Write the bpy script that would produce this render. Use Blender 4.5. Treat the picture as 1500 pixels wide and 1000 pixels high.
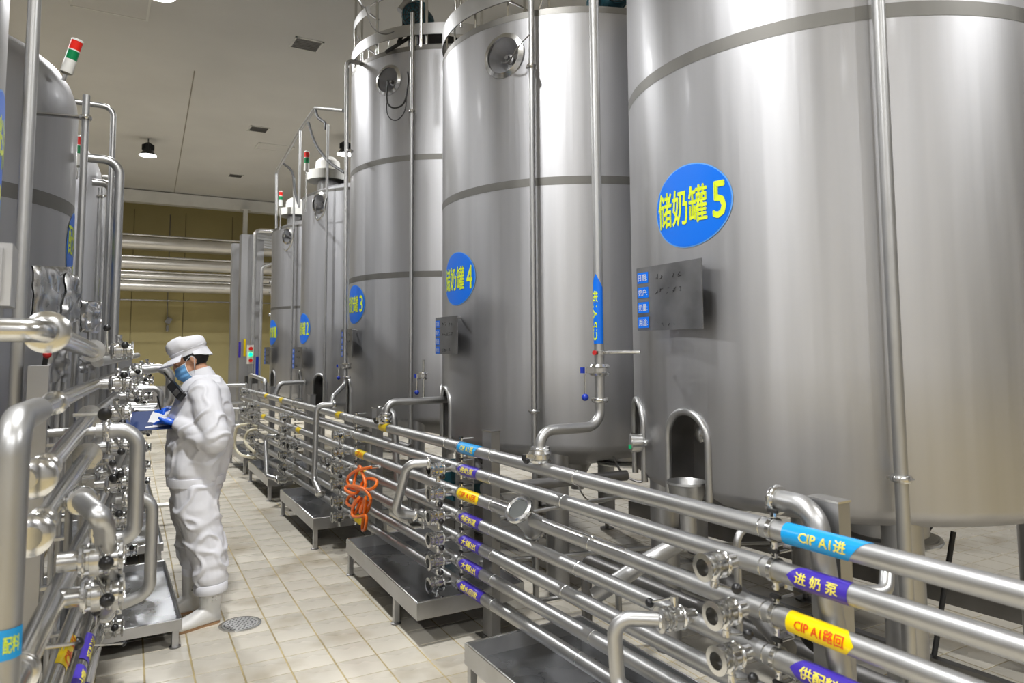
import bpy, bmesh, math, random
from mathutils import Vector, Matrix, noise

for o in list(bpy.data.objects):
    bpy.data.objects.remove(o)
random.seed(7)
SC = bpy.context.scene
COL = SC.collection
PI = math.pi

# ---------------------------------------------------------------- camera
F, PPX, PPY = 1040.0, 750.0, 428.0
PITCH, YAW, ROLL, EYE = math.radians(4.5), math.radians(30.4), 0.006, 1.6
_fw = Vector((math.sin(YAW) * math.cos(PITCH), math.cos(YAW) * math.cos(PITCH), math.sin(PITCH)))
_rt0 = Vector((math.cos(YAW), -math.sin(YAW), 0.0))
_up0 = _rt0.cross(_fw)
_rt = math.cos(ROLL) * _rt0 - math.sin(ROLL) * _up0
_up = math.sin(ROLL) * _rt0 + math.cos(ROLL) * _up0
cam_data = bpy.data.cameras.new('camera')
cam_data.sensor_width = 36.0
cam_data.lens = F / 1500.0 * 36.0
cam_data.shift_y = (PPY - 500.0) / 1500.0
cam_data.clip_start = 0.05
cam_data.clip_end = 200
cam_data.dof.use_dof = True
cam_data.dof.focus_distance = 4.4
cam_data.dof.aperture_fstop = 3.6
cam = bpy.data.objects.new('camera', cam_data)
COL.objects.link(cam)
_m = Matrix((_rt, _up, -_fw)).transposed().to_4x4()
_m.translation = (0, 0, EYE)
cam.matrix_world = _m
SC.camera = cam

# ---------------------------------------------------------------- colour management, world, lamps
SC.view_settings.view_transform = 'Standard'
SC.view_settings.look = 'None'
SC.view_settings.gamma = 1.0
SC.view_settings.use_curve_mapping = False
SC.view_settings.exposure = 0.30
SC.cycles.max_bounces = 7
SC.cycles.diffuse_bounces = 4
SC.cycles.glossy_bounces = 5
SC.cycles.transmission_bounces = 4
SC.cycles.caustics_reflective = False
SC.cycles.caustics_refractive = False
SC.cycles.sample_clamp_indirect = 3.0
SC.cycles.blur_glossy = 0.6
world = bpy.data.worlds.new('world')
world.use_nodes = True
world.node_tree.nodes['Background'].inputs[0].default_value = (0.6, 0.65, 0.7, 1)
world.node_tree.nodes['Background'].inputs[1].default_value = 0.15
SC.world = world
CEIL = 6.45
LAMPS = [(0.9, 18.0), (0.56, 9.65), (0.25, 2.3), (-0.05, -5.2),
         (4.8, 15.7), (5.1, 9.0), (4.6, -2.2), (-4.2, 15.0), (-4.4, 8.2), (-4.0, 0.6), (-3.8, -4.6)]
LAMP_Z = CEIL - 0.24
LAMP_W = 240.0
for _i, (_x, _y) in enumerate(LAMPS):
    ld = bpy.data.lights.new('lamp_light', 'SPOT')
    ld.energy = LAMP_W * 4
    ld.spot_size = math.radians(165)
    ld.spot_blend = 0.75
    ld.shadow_soft_size = 0.17
    ld.color = (0.985, 0.99, 1.0)
    lo = bpy.data.objects.new('lamp_light', ld)
    lo.location = (_x, _y, LAMP_Z - 0.19)
    COL.objects.link(lo)

# ---------------------------------------------------------------- geometry helpers
WM = {}

def ray(x, y):
    return _fw + _rt * ((x - PPX) / F) + _up * ((PPY - y) / F)

def on_x(x, y, X):
    d = ray(x, y); t = X / d.x
    return Vector((X, d.y * t, EYE + d.z * t))

def on_y(x, y, Y):
    d = ray(x, y); t = Y / d.y
    return Vector((d.x * t, Y, EYE + d.z * t))

def on_z(x, y, Z):
    d = ray(x, y); t = (Z - EYE) / d.z
    return Vector((d.x * t, d.y * t, Z))

def frame_of(axis):
    a = Vector(axis).normalized()
    ref = Vector((0, 0, 1)) if abs(a.z) < 0.9 else Vector((1, 0, 0))
    u = a.cross(ref).normalized()
    w = a.cross(u).normalized()
    return a, u, w

def fillet(pts, rad, n=6):
    pts = [Vector(p) for p in pts]
    out = [pts[0]]
    for i in range(1, len(pts) - 1):
        a, b, c = pts[i - 1], pts[i], pts[i + 1]
        d1, d2 = (a - b), (c - b)
        l1, l2 = d1.length, d2.length
        if l1 < 1e-6 or l2 < 1e-6:
            continue
        d1.normalize(); d2.normalize()
        ang = d1.angle(d2)
        if ang > PI - 0.05:
            out.append(b); continue
        t = min(rad / math.tan(ang / 2), l1 * 0.49, l2 * 0.49)
        r = t * math.tan(ang / 2)
        bis = (d1 + d2).normalized()
        cen = b + bis * (r / math.sin(ang / 2))
        s = b + d1 * t - cen
        e = b + d2 * t - cen
        tot = s.angle(e)
        ax = s.cross(e).normalized()
        for k in range(n + 1):
            out.append(cen + Matrix.Rotation(tot * k / n, 3, ax) @ s)
    out.append(pts[-1])
    return out

def spline(pts, n=8, closed=False):
    P = [Vector(p) for p in pts]
    out = []
    m = len(P)
    rng = range(m if closed else m - 1)
    for i in rng:
        p0 = P[(i - 1) % m] if closed or i > 0 else P[0]
        p1 = P[i]; p2 = P[(i + 1) % m]
        p3 = P[(i + 2) % m] if closed or i + 2 < m else P[-1]
        for k in range(n):
            t = k / n
            out.append(0.5 * ((2 * p1) + (p2 - p0) * t + (2 * p0 - 5 * p1 + 4 * p2 - p3) * t * t + (3 * p1 - p0 - 3 * p2 + p3) * t ** 3))
    if not closed:
        out.append(P[-1])
    return out

class MB:
    def __init__(self):
        self.v = []; self.f = []; self.mi = []; self.m = 0

    def face(self, idx):
        self.f.append(idx); self.mi.append(self.m)

    def box(self, cx, cy, cz, sx, sy, sz, M=None):
        b = len(self.v)
        for dz in (-1, 1):
            for dy in (-1, 1):
                for dx in (-1, 1):
                    p = Vector((dx * sx / 2, dy * sy / 2, dz * sz / 2))
                    if M is not None:
                        p = M @ p
                    self.v.append(Vector((cx, cy, cz)) + p)
        for q in ((0, 2, 3, 1), (4, 5, 7, 6), (0, 1, 5, 4), (2, 6, 7, 3), (0, 4, 6, 2), (1, 3, 7, 5)):
            self.face([b + i for i in q])
        return self

    def quad(self, *pts):
        b = len(self.v)
        self.v += [Vector(p) for p in pts]
        self.face([b + i for i in range(len(pts))])
        return self

    def ring(self, c, u, w, r, n):
        b = len(self.v)
        for k in range(n):
            a = 2 * PI * k / n
            self.v.append(c + u * (r * math.cos(a)) + w * (r * math.sin(a)))
        return b

    def join(self, a, b, n):
        for k in range(n):
            k2 = (k + 1) % n
            self.face([a + k, a + k2, b + k2, b + k])

    def lathe(self, o, axis, prof, n=24, cap0=True, cap1=True):
        a, u, w = frame_of(axis)
        o = Vector(o)
        rings = [self.ring(o + a * t, u, w, max(r, 1e-4), n) for t, r in prof]
        for i in range(len(rings) - 1):
            self.join(rings[i], rings[i + 1], n)
        if cap0:
            self.face([rings[0] + k for k in range(n)][::-1])
        if cap1:
            self.face([rings[-1] + k for k in range(n)])
        return self

    def cyl(self, p0, p1, r0, r1=None, n=16):
        p0 = Vector(p0); p1 = Vector(p1)
        r1 = r0 if r1 is None else r1
        return self.lathe(p0, p1 - p0, [(0, r0), ((p1 - p0).length, r1)], n)

    def tube(self, pts, r, n=12, closed=False, radii=None, caps=True, squash=None):
        pts = [Vector(p) for p in pts]
        m = len(pts)
        prev = None
        rings = []
        for i, p in enumerate(pts):
            if closed:
                t = pts[(i + 1) % m] - pts[i - 1]
            else:
                t = pts[min(i + 1, m - 1)] - pts[max(i - 1, 0)]
            if t.length < 1e-9:
                t = Vector((0, 0, 1))
            t.normalize()
            if prev is None:
                _, u, w = frame_of(t)
            else:
                u = prev - t * prev.dot(t)
                if u.length < 1e-6:
                    _, u, w = frame_of(t)
                u.normalize()
                w = t.cross(u)
            prev = u
            rr = radii[i] if radii else r
            rings.append(self.ring(p, u, w, rr, n))
        for i in range(len(rings) - 1):
            self.join(rings[i], rings[i + 1], n)
        if closed:
            self.join(rings[-1], rings[0], n)
        elif caps:
            self.face([rings[0] + k for k in range(n)][::-1])
            self.face([rings[-1] + k for k in range(n)])
        return self

    def pipe(self, pts, r, rad=0.06, n=14, seg=6):
        return self.tube(fillet(pts, rad, seg), r, n)

    def torus(self, c, axis, R, r, n=24, m=8):
        a, u, w = frame_of(axis)
        c = Vector(c)
        return self.tube([c + u * (R * math.cos(2 * PI * k / n)) + w * (R * math.sin(2 * PI * k / n)) for k in range(n)], r, m, closed=True)

    def ball(self, c, r, n=14, sx=1, sy=1, sz=1):
        c = Vector(c)
        h = n // 2
        b = len(self.v)
        self.v.append(c + Vector((0, 0, r * sz)))
        for i in range(1, h):
            th = PI * i / h
            for k in range(n):
                ph = 2 * PI * k / n
                self.v.append(c + Vector((r * sx * math.sin(th) * math.cos(ph), r * sy * math.sin(th) * math.sin(ph), r * sz * math.cos(th))))
        self.v.append(c - Vector((0, 0, r * sz)))
        last = len(self.v) - 1
        for k in range(n):
            k2 = (k + 1) % n
            self.face([b, b + 1 + k, b + 1 + k2])
            self.face([last, b + 1 + (h - 2) * n + k2, b + 1 + (h - 2) * n + k])
            for i in range(h - 2):
                self.face([b + 1 + i * n + k, b + 1 + (i + 1) * n + k, b + 1 + (i + 1) * n + k2, b + 1 + i * n + k2])
        return self

    def grid(self, fn, nu, nv):
        b = len(self.v)
        for i in range(nu + 1):
            for j in range(nv + 1):
                self.v.append(Vector(fn(i / nu, j / nv)))
        for i in range(nu):
            for j in range(nv):
                a = b + i * (nv + 1) + j
                self.face([a, a + nv + 1, a + nv + 2, a + 1])
        return self

    def poly2(self, pts2, faces, fn):
        b = len(self.v)
        self.v += [Vector(fn(x, y)) for x, y in pts2]
        for f in faces:
            self.face([b + i for i in f])
        return self

    def mesh(self, name, mats, inv=None, sharp=38):
        me = bpy.data.meshes.new(name)
        vs = self.v if inv is None else [inv @ p for p in self.v]
        me.from_pydata([tuple(p) for p in vs], [], self.f)
        for m in (mats if isinstance(mats, (list, tuple)) else [mats]):
            me.materials.append(m)
        me.polygons.foreach_set('material_index', self.mi)
        me.polygons.foreach_set('use_smooth', [True] * len(self.f))
        me.update()
        me.set_sharp_from_angle(angle=math.radians(sharp))
        return me

    def build(self, name, mats, parent=None, sharp=38):
        inv = None
        if parent is not None and parent in WM:
            inv = WM[parent].inverted()
        o = bpy.data.objects.new(name, self.mesh(name, mats, inv, sharp))
        COL.objects.link(o)
        if parent is not None:
            o.parent = parent
        if parent is not None and parent in WM:
            WM[o] = WM[parent]
        return o

def tag(o, label=None, cat=None, group=None, kind=None):
    if label: o['label'] = label
    if cat: o['category'] = cat
    if group: o['group'] = group
    if kind: o['kind'] = kind
    return o

def thing(name, label, cat, loc=(0, 0, 0), rz=0.0, group=None, M=None):
    o = bpy.data.objects.new(name, None)
    o.empty_display_size = 0.05
    COL.objects.link(o)
    m = M if M is not None else Matrix.Translation(Vector(loc)) @ Matrix.Rotation(rz, 4, 'Z')
    o.matrix_basis = m
    WM[o] = m.copy()
    return tag(o, label, cat, group)

def kids(o):
    return [c for c in KIDS.get(o, [])]

def children_of(o):
    return [c for c in COL.objects if c.parent == o]

def snapshot(root):
    lv = []
    for c in children_of(root):
        lv.append((c, children_of(c)))
    return lv

def clone(root, snap, M, label, group=None):
    r = root.copy(); COL.objects.link(r)
    r.matrix_basis = M
    WM[r] = M.copy()
    r['label'] = label
    if group: r['group'] = group
    for c, gs in snap:
        d = c.copy(); COL.objects.link(d); d.parent = r; WM[d] = WM[r]
        for g in gs:
            e = g.copy(); COL.objects.link(e); e.parent = d; WM[e] = WM[r]
    return r

def struct(o):
    o['kind'] = 'structure'
    return o

_TXT = {}
def text2d(s, size=1.0, bold=0.012):
    key = (s, bold)
    if key not in _TXT:
        cu = bpy.data.curves.new('t', 'FONT')
        cu.body = s
        cu.size = 1.0
        cu.align_x = 'CENTER'
        cu.align_y = 'CENTER'
        cu.resolution_u = 2
        cu.offset = 0.0
        to = bpy.data.objects.new('t', cu)
        COL.objects.link(to)
        bpy.context.view_layer.update()
        me = bpy.data.meshes.new_from_object(to.evaluated_get(bpy.context.evaluated_depsgraph_get()))
        bm = bmesh.new(); bm.from_mesh(me)
        src = bm.copy()
        if bold > 0.013:      # heavier strokes: the same glyphs laid again a hair to each side
            for dx, dy in ((-bold, 0), (bold, 0), (0, bold), (0, -bold)):
                m2 = me.copy()
                for v in m2.vertices: v.co.x += dx; v.co.y += dy * 0.7
                bm.from_mesh(m2); bpy.data.meshes.remove(m2)
        src.free()
        bmesh.ops.triangulate(bm, faces=bm.faces[:])
        xs = [v.co.x for v in bm.verts]; ys = [v.co.y for v in bm.verts]
        cx = (max(xs) + min(xs)) / 2; cy = (max(ys) + min(ys)) / 2
        _TXT[key] = ([(v.co.x - cx, v.co.y - cy) for v in bm.verts], [[v.index for v in f.verts] for f in bm.faces], max(xs) - min(xs), max(ys) - min(ys))
        bm.free()
        bpy.data.meshes.remove(me)
        bpy.data.objects.remove(to)
        bpy.data.curves.remove(cu)
    return _TXT[key]

def text_fit(mb, s, w, h, fn, bold=0.012, cuts=0):
    """writing w wide and h high laid on a surface by fn(u, v)"""
    pts, faces, tw, th = text2d(s, 1.0, bold)
    pts = [(x * w / tw, y * h / th) for x, y in pts]
    if cuts:
        bm = bmesh.new()
        vs = [bm.verts.new((x, y, 0)) for x, y in pts]
        for f in faces:
            try: bm.faces.new([vs[i] for i in f])
            except ValueError: pass
        for k in range(1, cuts):
            yy = -h / 2 + h * k / cuts
            bmesh.ops.bisect_plane(bm, geom=bm.verts[:] + bm.edges[:] + bm.faces[:], plane_co=(0, yy, 0), plane_no=(0, 1, 0))
        bm.verts.index_update()
        pts = [(v.co.x, v.co.y) for v in bm.verts]
        faces = [[v.index for v in f.verts] for f in bm.faces]
        bm.free()
    mb.poly2(pts, faces, fn)

# ---------------------------------------------------------------- materials
def mat(name, col, rough=0.5, metal=0.0, **kw):
    m = bpy.data.materials.new(name)
    m.use_nodes = True
    nt = m.node_tree
    b = nt.nodes['Principled BSDF']
    b.inputs['Base Color'].default_value = (*col, 1)
    b.inputs['Roughness'].default_value = rough
    b.inputs['Metallic'].default_value = metal
    for k, v in kw.items():
        b.inputs[k.replace('_', ' ')].default_value = v
    return m

def nd(nt, t, **kw):
    n = nt.nodes.new(t)
    for k, v in kw.items():
        setattr(n, k, v)
    return n

def noisy(m, scale=(4, 4, 4), amt=0.15, rough_amt=0.1, bump=0.0, detail=4, coord='Object', bscale=None):
    """colour, gloss and fine relief vary with noise"""
    nt = m.node_tree; b = nt.nodes['Principled BSDF']; L = nt.links.new
    tc = nd(nt, 'ShaderNodeTexCoord'); mp = nd(nt, 'ShaderNodeMapping')
    mp.inputs['Scale'].default_value = scale
    L(tc.outputs[coord], mp.inputs[0])
    no = nd(nt, 'ShaderNodeTexNoise'); no.inputs['Scale'].default_value = 1.0; no.inputs['Detail'].default_value = detail
    L(mp.outputs[0], no.inputs[0])
    col = list(b.inputs['Base Color'].default_value)
    mr = nd(nt, 'ShaderNodeMapRange'); mr.inputs[1].default_value = 0.3; mr.inputs[2].default_value = 0.7
    mr.inputs[3].default_value = 1 - amt; mr.inputs[4].default_value = 1 + amt
    L(no.outputs[0], mr.inputs[0])
    mx = nd(nt, 'ShaderNodeVectorMath', operation='SCALE')
    mx.inputs[0].default_value = col[:3]
    L(mr.outputs[0], mx.inputs['Scale'])
    L(mx.outputs[0], b.inputs['Base Color'])
    if rough_amt:
        r = b.inputs['Roughness'].default_value
        m2 = nd(nt, 'ShaderNodeMapRange'); m2.inputs[1].default_value = 0.3; m2.inputs[2].default_value = 0.7
        m2.inputs[3].default_value = max(0.02, r - rough_amt); m2.inputs[4].default_value = r + rough_amt
        L(no.outputs[0], m2.inputs[0]); L(m2.outputs[0], b.inputs['Roughness'])
    if bump:
        src = no
        if bscale:
            mp2 = nd(nt, 'ShaderNodeMapping'); mp2.inputs['Scale'].default_value = bscale
            L(tc.outputs[coord], mp2.inputs[0])
            src = nd(nt, 'ShaderNodeTexNoise'); src.inputs['Scale'].default_value = 1.0; src.inputs['Detail'].default_value = 3
            L(mp2.outputs[0], src.inputs[0])
        bp = nd(nt, 'ShaderNodeBump'); bp.inputs['Strength'].default_value = bump; bp.inputs['Distance'].default_value = 0.01
        L(src.outputs[0], bp.inputs['Height']); L(bp.outputs[0], b.inputs['Normal'])
    return m

STEEL = noisy(mat('tank_steel', (0.46, 0.46, 0.47), 0.47, 1.0, Coat_Weight=0.06, Coat_Roughness=0.12), (6.0, 6.0, 0.22), 0.12, 0.07, 0.06, bscale=(30, 30, 1.0))
_b = STEEL.node_tree.nodes['Principled BSDF']
_t = nd(STEEL.node_tree, 'ShaderNodeTangent', direction_type='RADIAL', axis='Z')
STEEL.node_tree.links.new(_t.outputs[0], _b.inputs['Tangent'])
_b.inputs['Anisotropic'].default_value = 0.4
_b.inputs['Anisotropic Rotation'].default_value = 0.25
BAND = noisy(mat('weld_band', (0.20, 0.195, 0.18), 0.5, 1.0), (8, 8, 2), 0.08, 0.05)
PIPE = noisy(mat('pipe_steel', (0.47, 0.47, 0.465), 0.40, 1.0), (5, 5, 5), 0.05, 0.03)
PIPE2 = noisy(mat('polished_fitting', (0.66, 0.66, 0.65), 0.2, 1.0), (12, 12, 12), 0.05, 0.03)
TRAY = noisy(mat('tray_sheet', (0.50, 0.50, 0.50), 0.42, 1.0), (5, 5, 5), 0.14, 0.1, 0.03)
TRAYIN = noisy(mat('tray_pan_wet', (0.42, 0.43, 0.45), 0.22, 1.0), (4, 4, 4), 0.2, 0.1, 0.06, bscale=(14, 14, 14))
POST = noisy(mat('post_sheet', (0.42, 0.42, 0.425), 0.42, 1.0), (3, 3, 1), 0.08, 0.06)
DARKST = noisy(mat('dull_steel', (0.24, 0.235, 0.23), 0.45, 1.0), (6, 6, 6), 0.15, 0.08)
FOIL = noisy(mat('crumpled_foil', (0.6, 0.6, 0.6), 0.26, 1.0), (6, 6, 6), 0.08, 0.08, 0.6, bscale=(9, 9, 9))
BOARD = noisy(mat('board_sheet', (0.26, 0.26, 0.265), 0.45, 1.0), (7, 7, 7), 0.18, 0.06)
BLACK = mat('black_plastic', (0.012, 0.012, 0.013), 0.28)
RUBBER = mat('black_rubber', (0.02, 0.02, 0.02), 0.6)
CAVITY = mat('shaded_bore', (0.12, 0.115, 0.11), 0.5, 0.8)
BLUEKNOB = mat('blue_plastic', (0.01, 0.04, 0.42), 0.3)
REDP = mat('red_plastic', (0.5, 0.02, 0.02), 0.35)
SIGNBLUE = mat('sign_blue', (0.0, 0.16, 0.80), 0.35)
SIGNEDGE = mat('sign_edge_blue', (0.12, 0.36, 0.85), 0.35)
LIME = mat('lime_lettering', (0.72, 0.86, 0.03), 0.4)
WHITEP = mat('white_lettering', (0.8, 0.84, 0.9), 0.4)
TAPE_BLUE = mat('tape_light_blue', (0.01, 0.32, 0.72), 0.25)
TAPE_PURPLE = mat('tape_purple', (0.055, 0.03, 0.38), 0.3)
TAPE_YELLOW = mat('tape_yellow', (0.93, 0.68, 0.0), 0.3)
TXT_YELLOW = mat('yellow_lettering', (0.9, 0.78, 0.12), 0.4)
TXT_RED = mat('red_lettering', (0.80, 0.09, 0.01), 0.4)
INK = mat('marker_ink', (0.02, 0.02, 0.025), 0.5)
TEAL = mat('teal_paint', (0.012, 0.09, 0.12), 0.4)
ORANGE = mat('orange_hose', (0.95, 0.19, 0.01), 0.3)
CREAM = mat('cream_hose', (0.62, 0.57, 0.42), 0.3)
GLASS = mat('glass', (0.85, 0.9, 0.9), 0.03, 0.0, Transmission_Weight=0.9)
WHITE = noisy(mat('white_paint', (0.78, 0.78, 0.76), 0.45), (3, 3, 3), 0.04, 0.05)
LAMPBLK = mat('lamp_black', (0.02, 0.022, 0.025), 0.35)
EMIT = bpy.data.materials.new('lamp_glow'); EMIT.use_nodes = True
_e = EMIT.node_tree.nodes['Principled BSDF']
_e.inputs['Base Color'].default_value = (1, 1, 1, 1)
_e.inputs['Emission Color'].default_value = (1, 0.99, 0.96, 1)
_e.inputs['Emission Strength'].default_value = 12.0
# ---------------------------------------------------------------- setting
WALL = noisy(mat('khaki_wall', (0.50, 0.425, 0.19), 0.5), (0.6, 0.6, 0.6), 0.10, 0.1, 0.03)
CEILM = noisy(mat('ceiling_paint', (0.68, 0.675, 0.665), 0.8), (0.5, 0.5, 0.5), 0.06, 0.0, 0.05)
GROUT = noisy(mat('grout', (0.42, 0.34, 0.18), 0.8), (2.2, 2.2, 2.2), 0.45, 0.0)
SIDEW = noisy(mat('grey_wall', (0.36, 0.36, 0.37), 0.6), (0.6, 0.6, 0.6), 0.08, 0.1)
TILE = noisy(mat('floor_tile', (0.67, 0.625, 0.53), 0.30), (1.1, 1.1, 1.1), 0.13, 0.12, 0.03)
# a faint colour change from tile to tile
_nt = TILE.node_tree
_oi = nd(_nt, 'ShaderNodeObjectInfo'); _mr = nd(_nt, 'ShaderNodeMapRange')
_mr.inputs[3].default_value = 0.92; _mr.inputs[4].default_value = 1.05
_sc = nd(_nt, 'ShaderNodeVectorMath', operation='SCALE')
_nt.links.new(_oi.outputs['Random'], _mr.inputs[0]); _nt.links.new(_mr.outputs[0], _sc.inputs['Scale'])
_bs = _nt.nodes['Principled BSDF']
_src = _bs.inputs['Base Color'].links[0].from_socket
_nt.links.new(_src, _sc.inputs[0]); _nt.links.new(_sc.outputs[0], _bs.inputs['Base Color'])
# rusty water stains on the tiles
_tc = nd(_nt, 'ShaderNodeTexCoord'); _geo = nd(_nt, 'ShaderNodeNewGeometry')
_n2 = nd(_nt, 'ShaderNodeTexNoise'); _n2.inputs['Scale'].default_value = 2.3; _n2.inputs['Detail'].default_value = 6
_nt.links.new(_geo.outputs['Position'], _n2.inputs[0])
_r2 = nd(_nt, 'ShaderNodeMapRange'); _r2.inputs[1].default_value = 0.53; _r2.inputs[2].default_value = 0.68; _r2.inputs[4].default_value = 0.6
_nt.links.new(_n2.outputs[0], _r2.inputs[0])
_mx = nd(_nt, 'ShaderNodeMix', data_type='RGBA')
_mx.inputs['B'].default_value = (0.36, 0.29, 0.18, 1)
_nt.links.new(_r2.outputs[0], _mx.inputs['Factor']); _nt.links.new(_sc.outputs[0], _mx.inputs['A'])
_nt.links.new(_mx.outputs['Result'], _bs.inputs['Base Color'])
X0, X1, Y0, Y1 = -6.0, 8.6, -6.5, 25.4

floor = struct(MB().box((X0 + X1) / 2, (Y0 + Y1) / 2, -0.0475, X1 - X0, Y1 - Y0, 0.09).build('floor', GROUT))
struct(MB().box((X0 + X1) / 2, (Y0 + Y1) / 2, CEIL + 0.05, X1 - X0, Y1 - Y0, 0.1).build('ceiling', CEILM))
wf = struct(MB().box((X0 + X1) / 2, Y1 + 0.1, CEIL / 2 - 0.05, X1 - X0, 0.2, CEIL + 0.1).build('wall_far', WALL))
struct(MB().box((X0 + X1) / 2, Y0 - 0.1, CEIL / 2 - 0.05, X1 - X0, 0.2, CEIL + 0.1).build('wall_near', SIDEW))
struct(MB().box(X0 - 0.1, (Y0 + Y1) / 2, CEIL / 2 - 0.05, 0.2, Y1 - Y0, CEIL + 0.1).build('wall_left', SIDEW))
struct(MB().box(X1 + 0.1, (Y0 + Y1) / 2, CEIL / 2 - 0.05, 0.2, Y1 - Y0, CEIL + 0.1).build('wall_right', SIDEW))
# wall panel joints and the steel kerb along the far wall
JOINT = mat('joint_dark', (0.16, 0.13, 0.06), 0.7)
for x in (0.95, 2.45, 3.9):
    MB().box(x, Y1 - 0.004, 3.3, 0.02, 0.012, 5.6).build('panel_joint', JOINT, wf)
KERB = noisy(mat('kerb_sheet', (0.45, 0.44, 0.43), 0.45, 0.9), (2, 2, 2), 0.12, 0.08)
struct(MB().box((X0 + X1) / 2, Y1 - 0.12, 0.235, X1 - X0, 0.22, 0.47).build('trim_1', KERB))
struct(MB().box((X0 + X1) / 2, 24.0, 6.24, X1 - X0, 0.3, 0.36).build('trim_2', WHITE))
# ceiling joint
cj = [on_z(255, 283, CEIL - 0.002), on_z(285, 104, CEIL - 0.002)]
struct(MB().tube(cj, 0.010, 6).build('trim_3', mat('ceiling_joint', (0.3, 0.28, 0.24), 0.8)))

# floor tiles, laid a couple of degrees off the row of tanks
TW, TL, GAP = 0.216, 0.205, 0.007
TROT = Matrix.Rotation(math.radians(-2.1), 3, 'Z')
TORG = Vector((0.30, 2.0, 0))

def tile_frame(i, j):
    return TORG + TROT @ Vector((i * TW, j * TL, 0))

def tile_shape(mb, c, dz, M):
    hw, hl = TW / 2 - GAP / 2, TL / 2 - 0.0026
    b = len(mb.v); z = dz
    for sx, sy, zz, k in ((-1, -1, -0.006, 1), (1, -1, -0.006, 1), (1, 1, -0.006, 1), (-1, 1, -0.006, 1),
                          (-1, -1, z, 0.985), (1, -1, z, 0.985), (1, 1, z, 0.985), (-1, 1, z, 0.985)):
        p = M @ Vector((sx * hw * k, sy * hl * k, 0)) if M else Vector((sx * hw * k, sy * hl * k, 0))
        mb.v.append(Vector((c[0] + p.x, c[1] + p.y, zz)))
    for q in ((4, 5, 6, 7), (0, 1, 5, 4), (1, 2, 6, 5), (2, 3, 7, 6), (3, 0, 4, 7)):
        mb.face([b + t for t in q])

tmb = MB(); tile_shape(tmb, (0, 0), 0.0, None)
tile_mesh = tmb.mesh('tile', TILE)
inner = []
rest = MB()
for i in range(-14, 38):
    for j in range(-6, 112):
        c = tile_frame(i, j)
        if not (X0 + 0.15 < c.x < X1 - 0.15 and c.y < Y1 - 0.35):
            continue
        d = (c.x ** 2 + c.y ** 2) ** 0.5
        if c.y > 0.3 and -1.0 < c.x:
            zc = c.x * math.sin(YAW) + c.y * math.cos(YAW)
            px = 750 + 1040 * (c.x * math.cos(YAW) - c.y * math.sin(YAW)) / max(zc, 0.1)
            py = 510 + 1040 * 1.6 / max(zc, 0.1)
            clear = 0.40 < c.x < 1.55 or (c.y < 4.2 and 0.0 < c.x < 1.6)
            if zc > 0.6 and -20 < px < 1520 and py < 1030:
                inner.append((0 if clear else 1, zc, i, j, c))
                continue
        tile_shape(rest, c, random.uniform(-0.0006, 0.0006), TROT)
inner.sort(key=lambda t: (t[1] * (1.0 if t[0] == 0 else 2.6)))
for n_, (k_, zc_, i_, j_, c_) in enumerate(inner):
    if n_ < 300:
        o = bpy.data.objects.new('tile', tile_mesh); COL.objects.link(o)
        o.parent = floor
        o.location = (c_.x, c_.y, random.uniform(-0.0006, 0.0006))
        o.rotation_euler = (random.uniform(-0.0008, 0.0008), random.uniform(-0.0008, 0.0008), math.radians(-2.1))
    else:
        tile_shape(rest, c_, random.uniform(-0.0006, 0.0006), TROT)
tag(rest.build('tile_field', TILE, floor), kind='stuff')

# floor drain
dr = thing('floor_drain', 'round perforated steel drain cover in the tiles by the white boots', 'drain', (0.79, 4.51, 0))
MB().lathe((0.79, 4.51, -0.002), (0, 0, 1), [(0, 0.118), (0.006, 0.118), (0.009, 0.112), (0.007, 0.100)], 40, True, False).build('rim', PIPE2, dr)
gm = MB(); gm.lathe((0.79, 4.51, 0.0), (0, 0, 1), [(0, 0.1), (0.005, 0.099)], 40)
gm.m = 1
for ri, cnt in ((0.0, 1), (0.022, 6), (0.044, 12), (0.066, 18), (0.086, 24)):
    for k in range(cnt):
        a = 2 * PI * k / cnt
        gm.lathe((0.79 + ri * math.cos(a), 4.51 + ri * math.sin(a), 0.0052), (0, 0, 1), [(0, 0.0055), (0.0006, 0.0055)], 8, False, True)
gm.build('grate', [PIPE, RUBBER], dr)

# ceiling vents and access hatches
for (px_, py_, w, l, lab, dark) in ((449, 65, 0.42, 0.42, 'dark square ceiling vent nearest the camera, above the motor', 1),
                                (379, 189, 0.38, 0.38, 'second dark square ceiling vent, beside the blank hatch', 1),
                                (345, 257, 0.36, 0.36, 'small far ceiling vent close to the white beam', 1),
                                (402, 216, 0.8, 0.55, 'blank white ceiling hatch beside the second vent', 0),
                                (162, -2, 0.95, 0.95, 'large white ceiling hatch at the top edge near the lit lamp', 0)):
    _c = on_z(px_, py_, CEIL); x, y = _c.x, _c.y
    v = thing('ceiling_vent' if dark else 'ceiling_hatch', lab, 'vent' if dark else 'hatch', (x, y, CEIL))
    fr = MB()
    for s in (-1, 1):
        fr.box(x + s * w / 2, y, CEIL - 0.006, 0.03, l + 0.03, 0.014).box(x, y + s * l / 2, CEIL - 0.006, w + 0.03, 0.03, 0.014)
    fr.build('frame', WHITE, v)
    if dark:
        MB().box(x, y, CEIL - 0.001, w, l, 0.006).build('opening', DARKST, v)
        for k in range(7):
            MB().box(x, y - l / 2 + l * (k + 0.5) / 7, CEIL - 0.008, w - 0.02, 0.012, 0.01).build('slat', DARKST, v)
    else:
        MB().box(x, y, CEIL - 0.003, w, l, 0.008).build('cover', CEILM, v)

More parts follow.
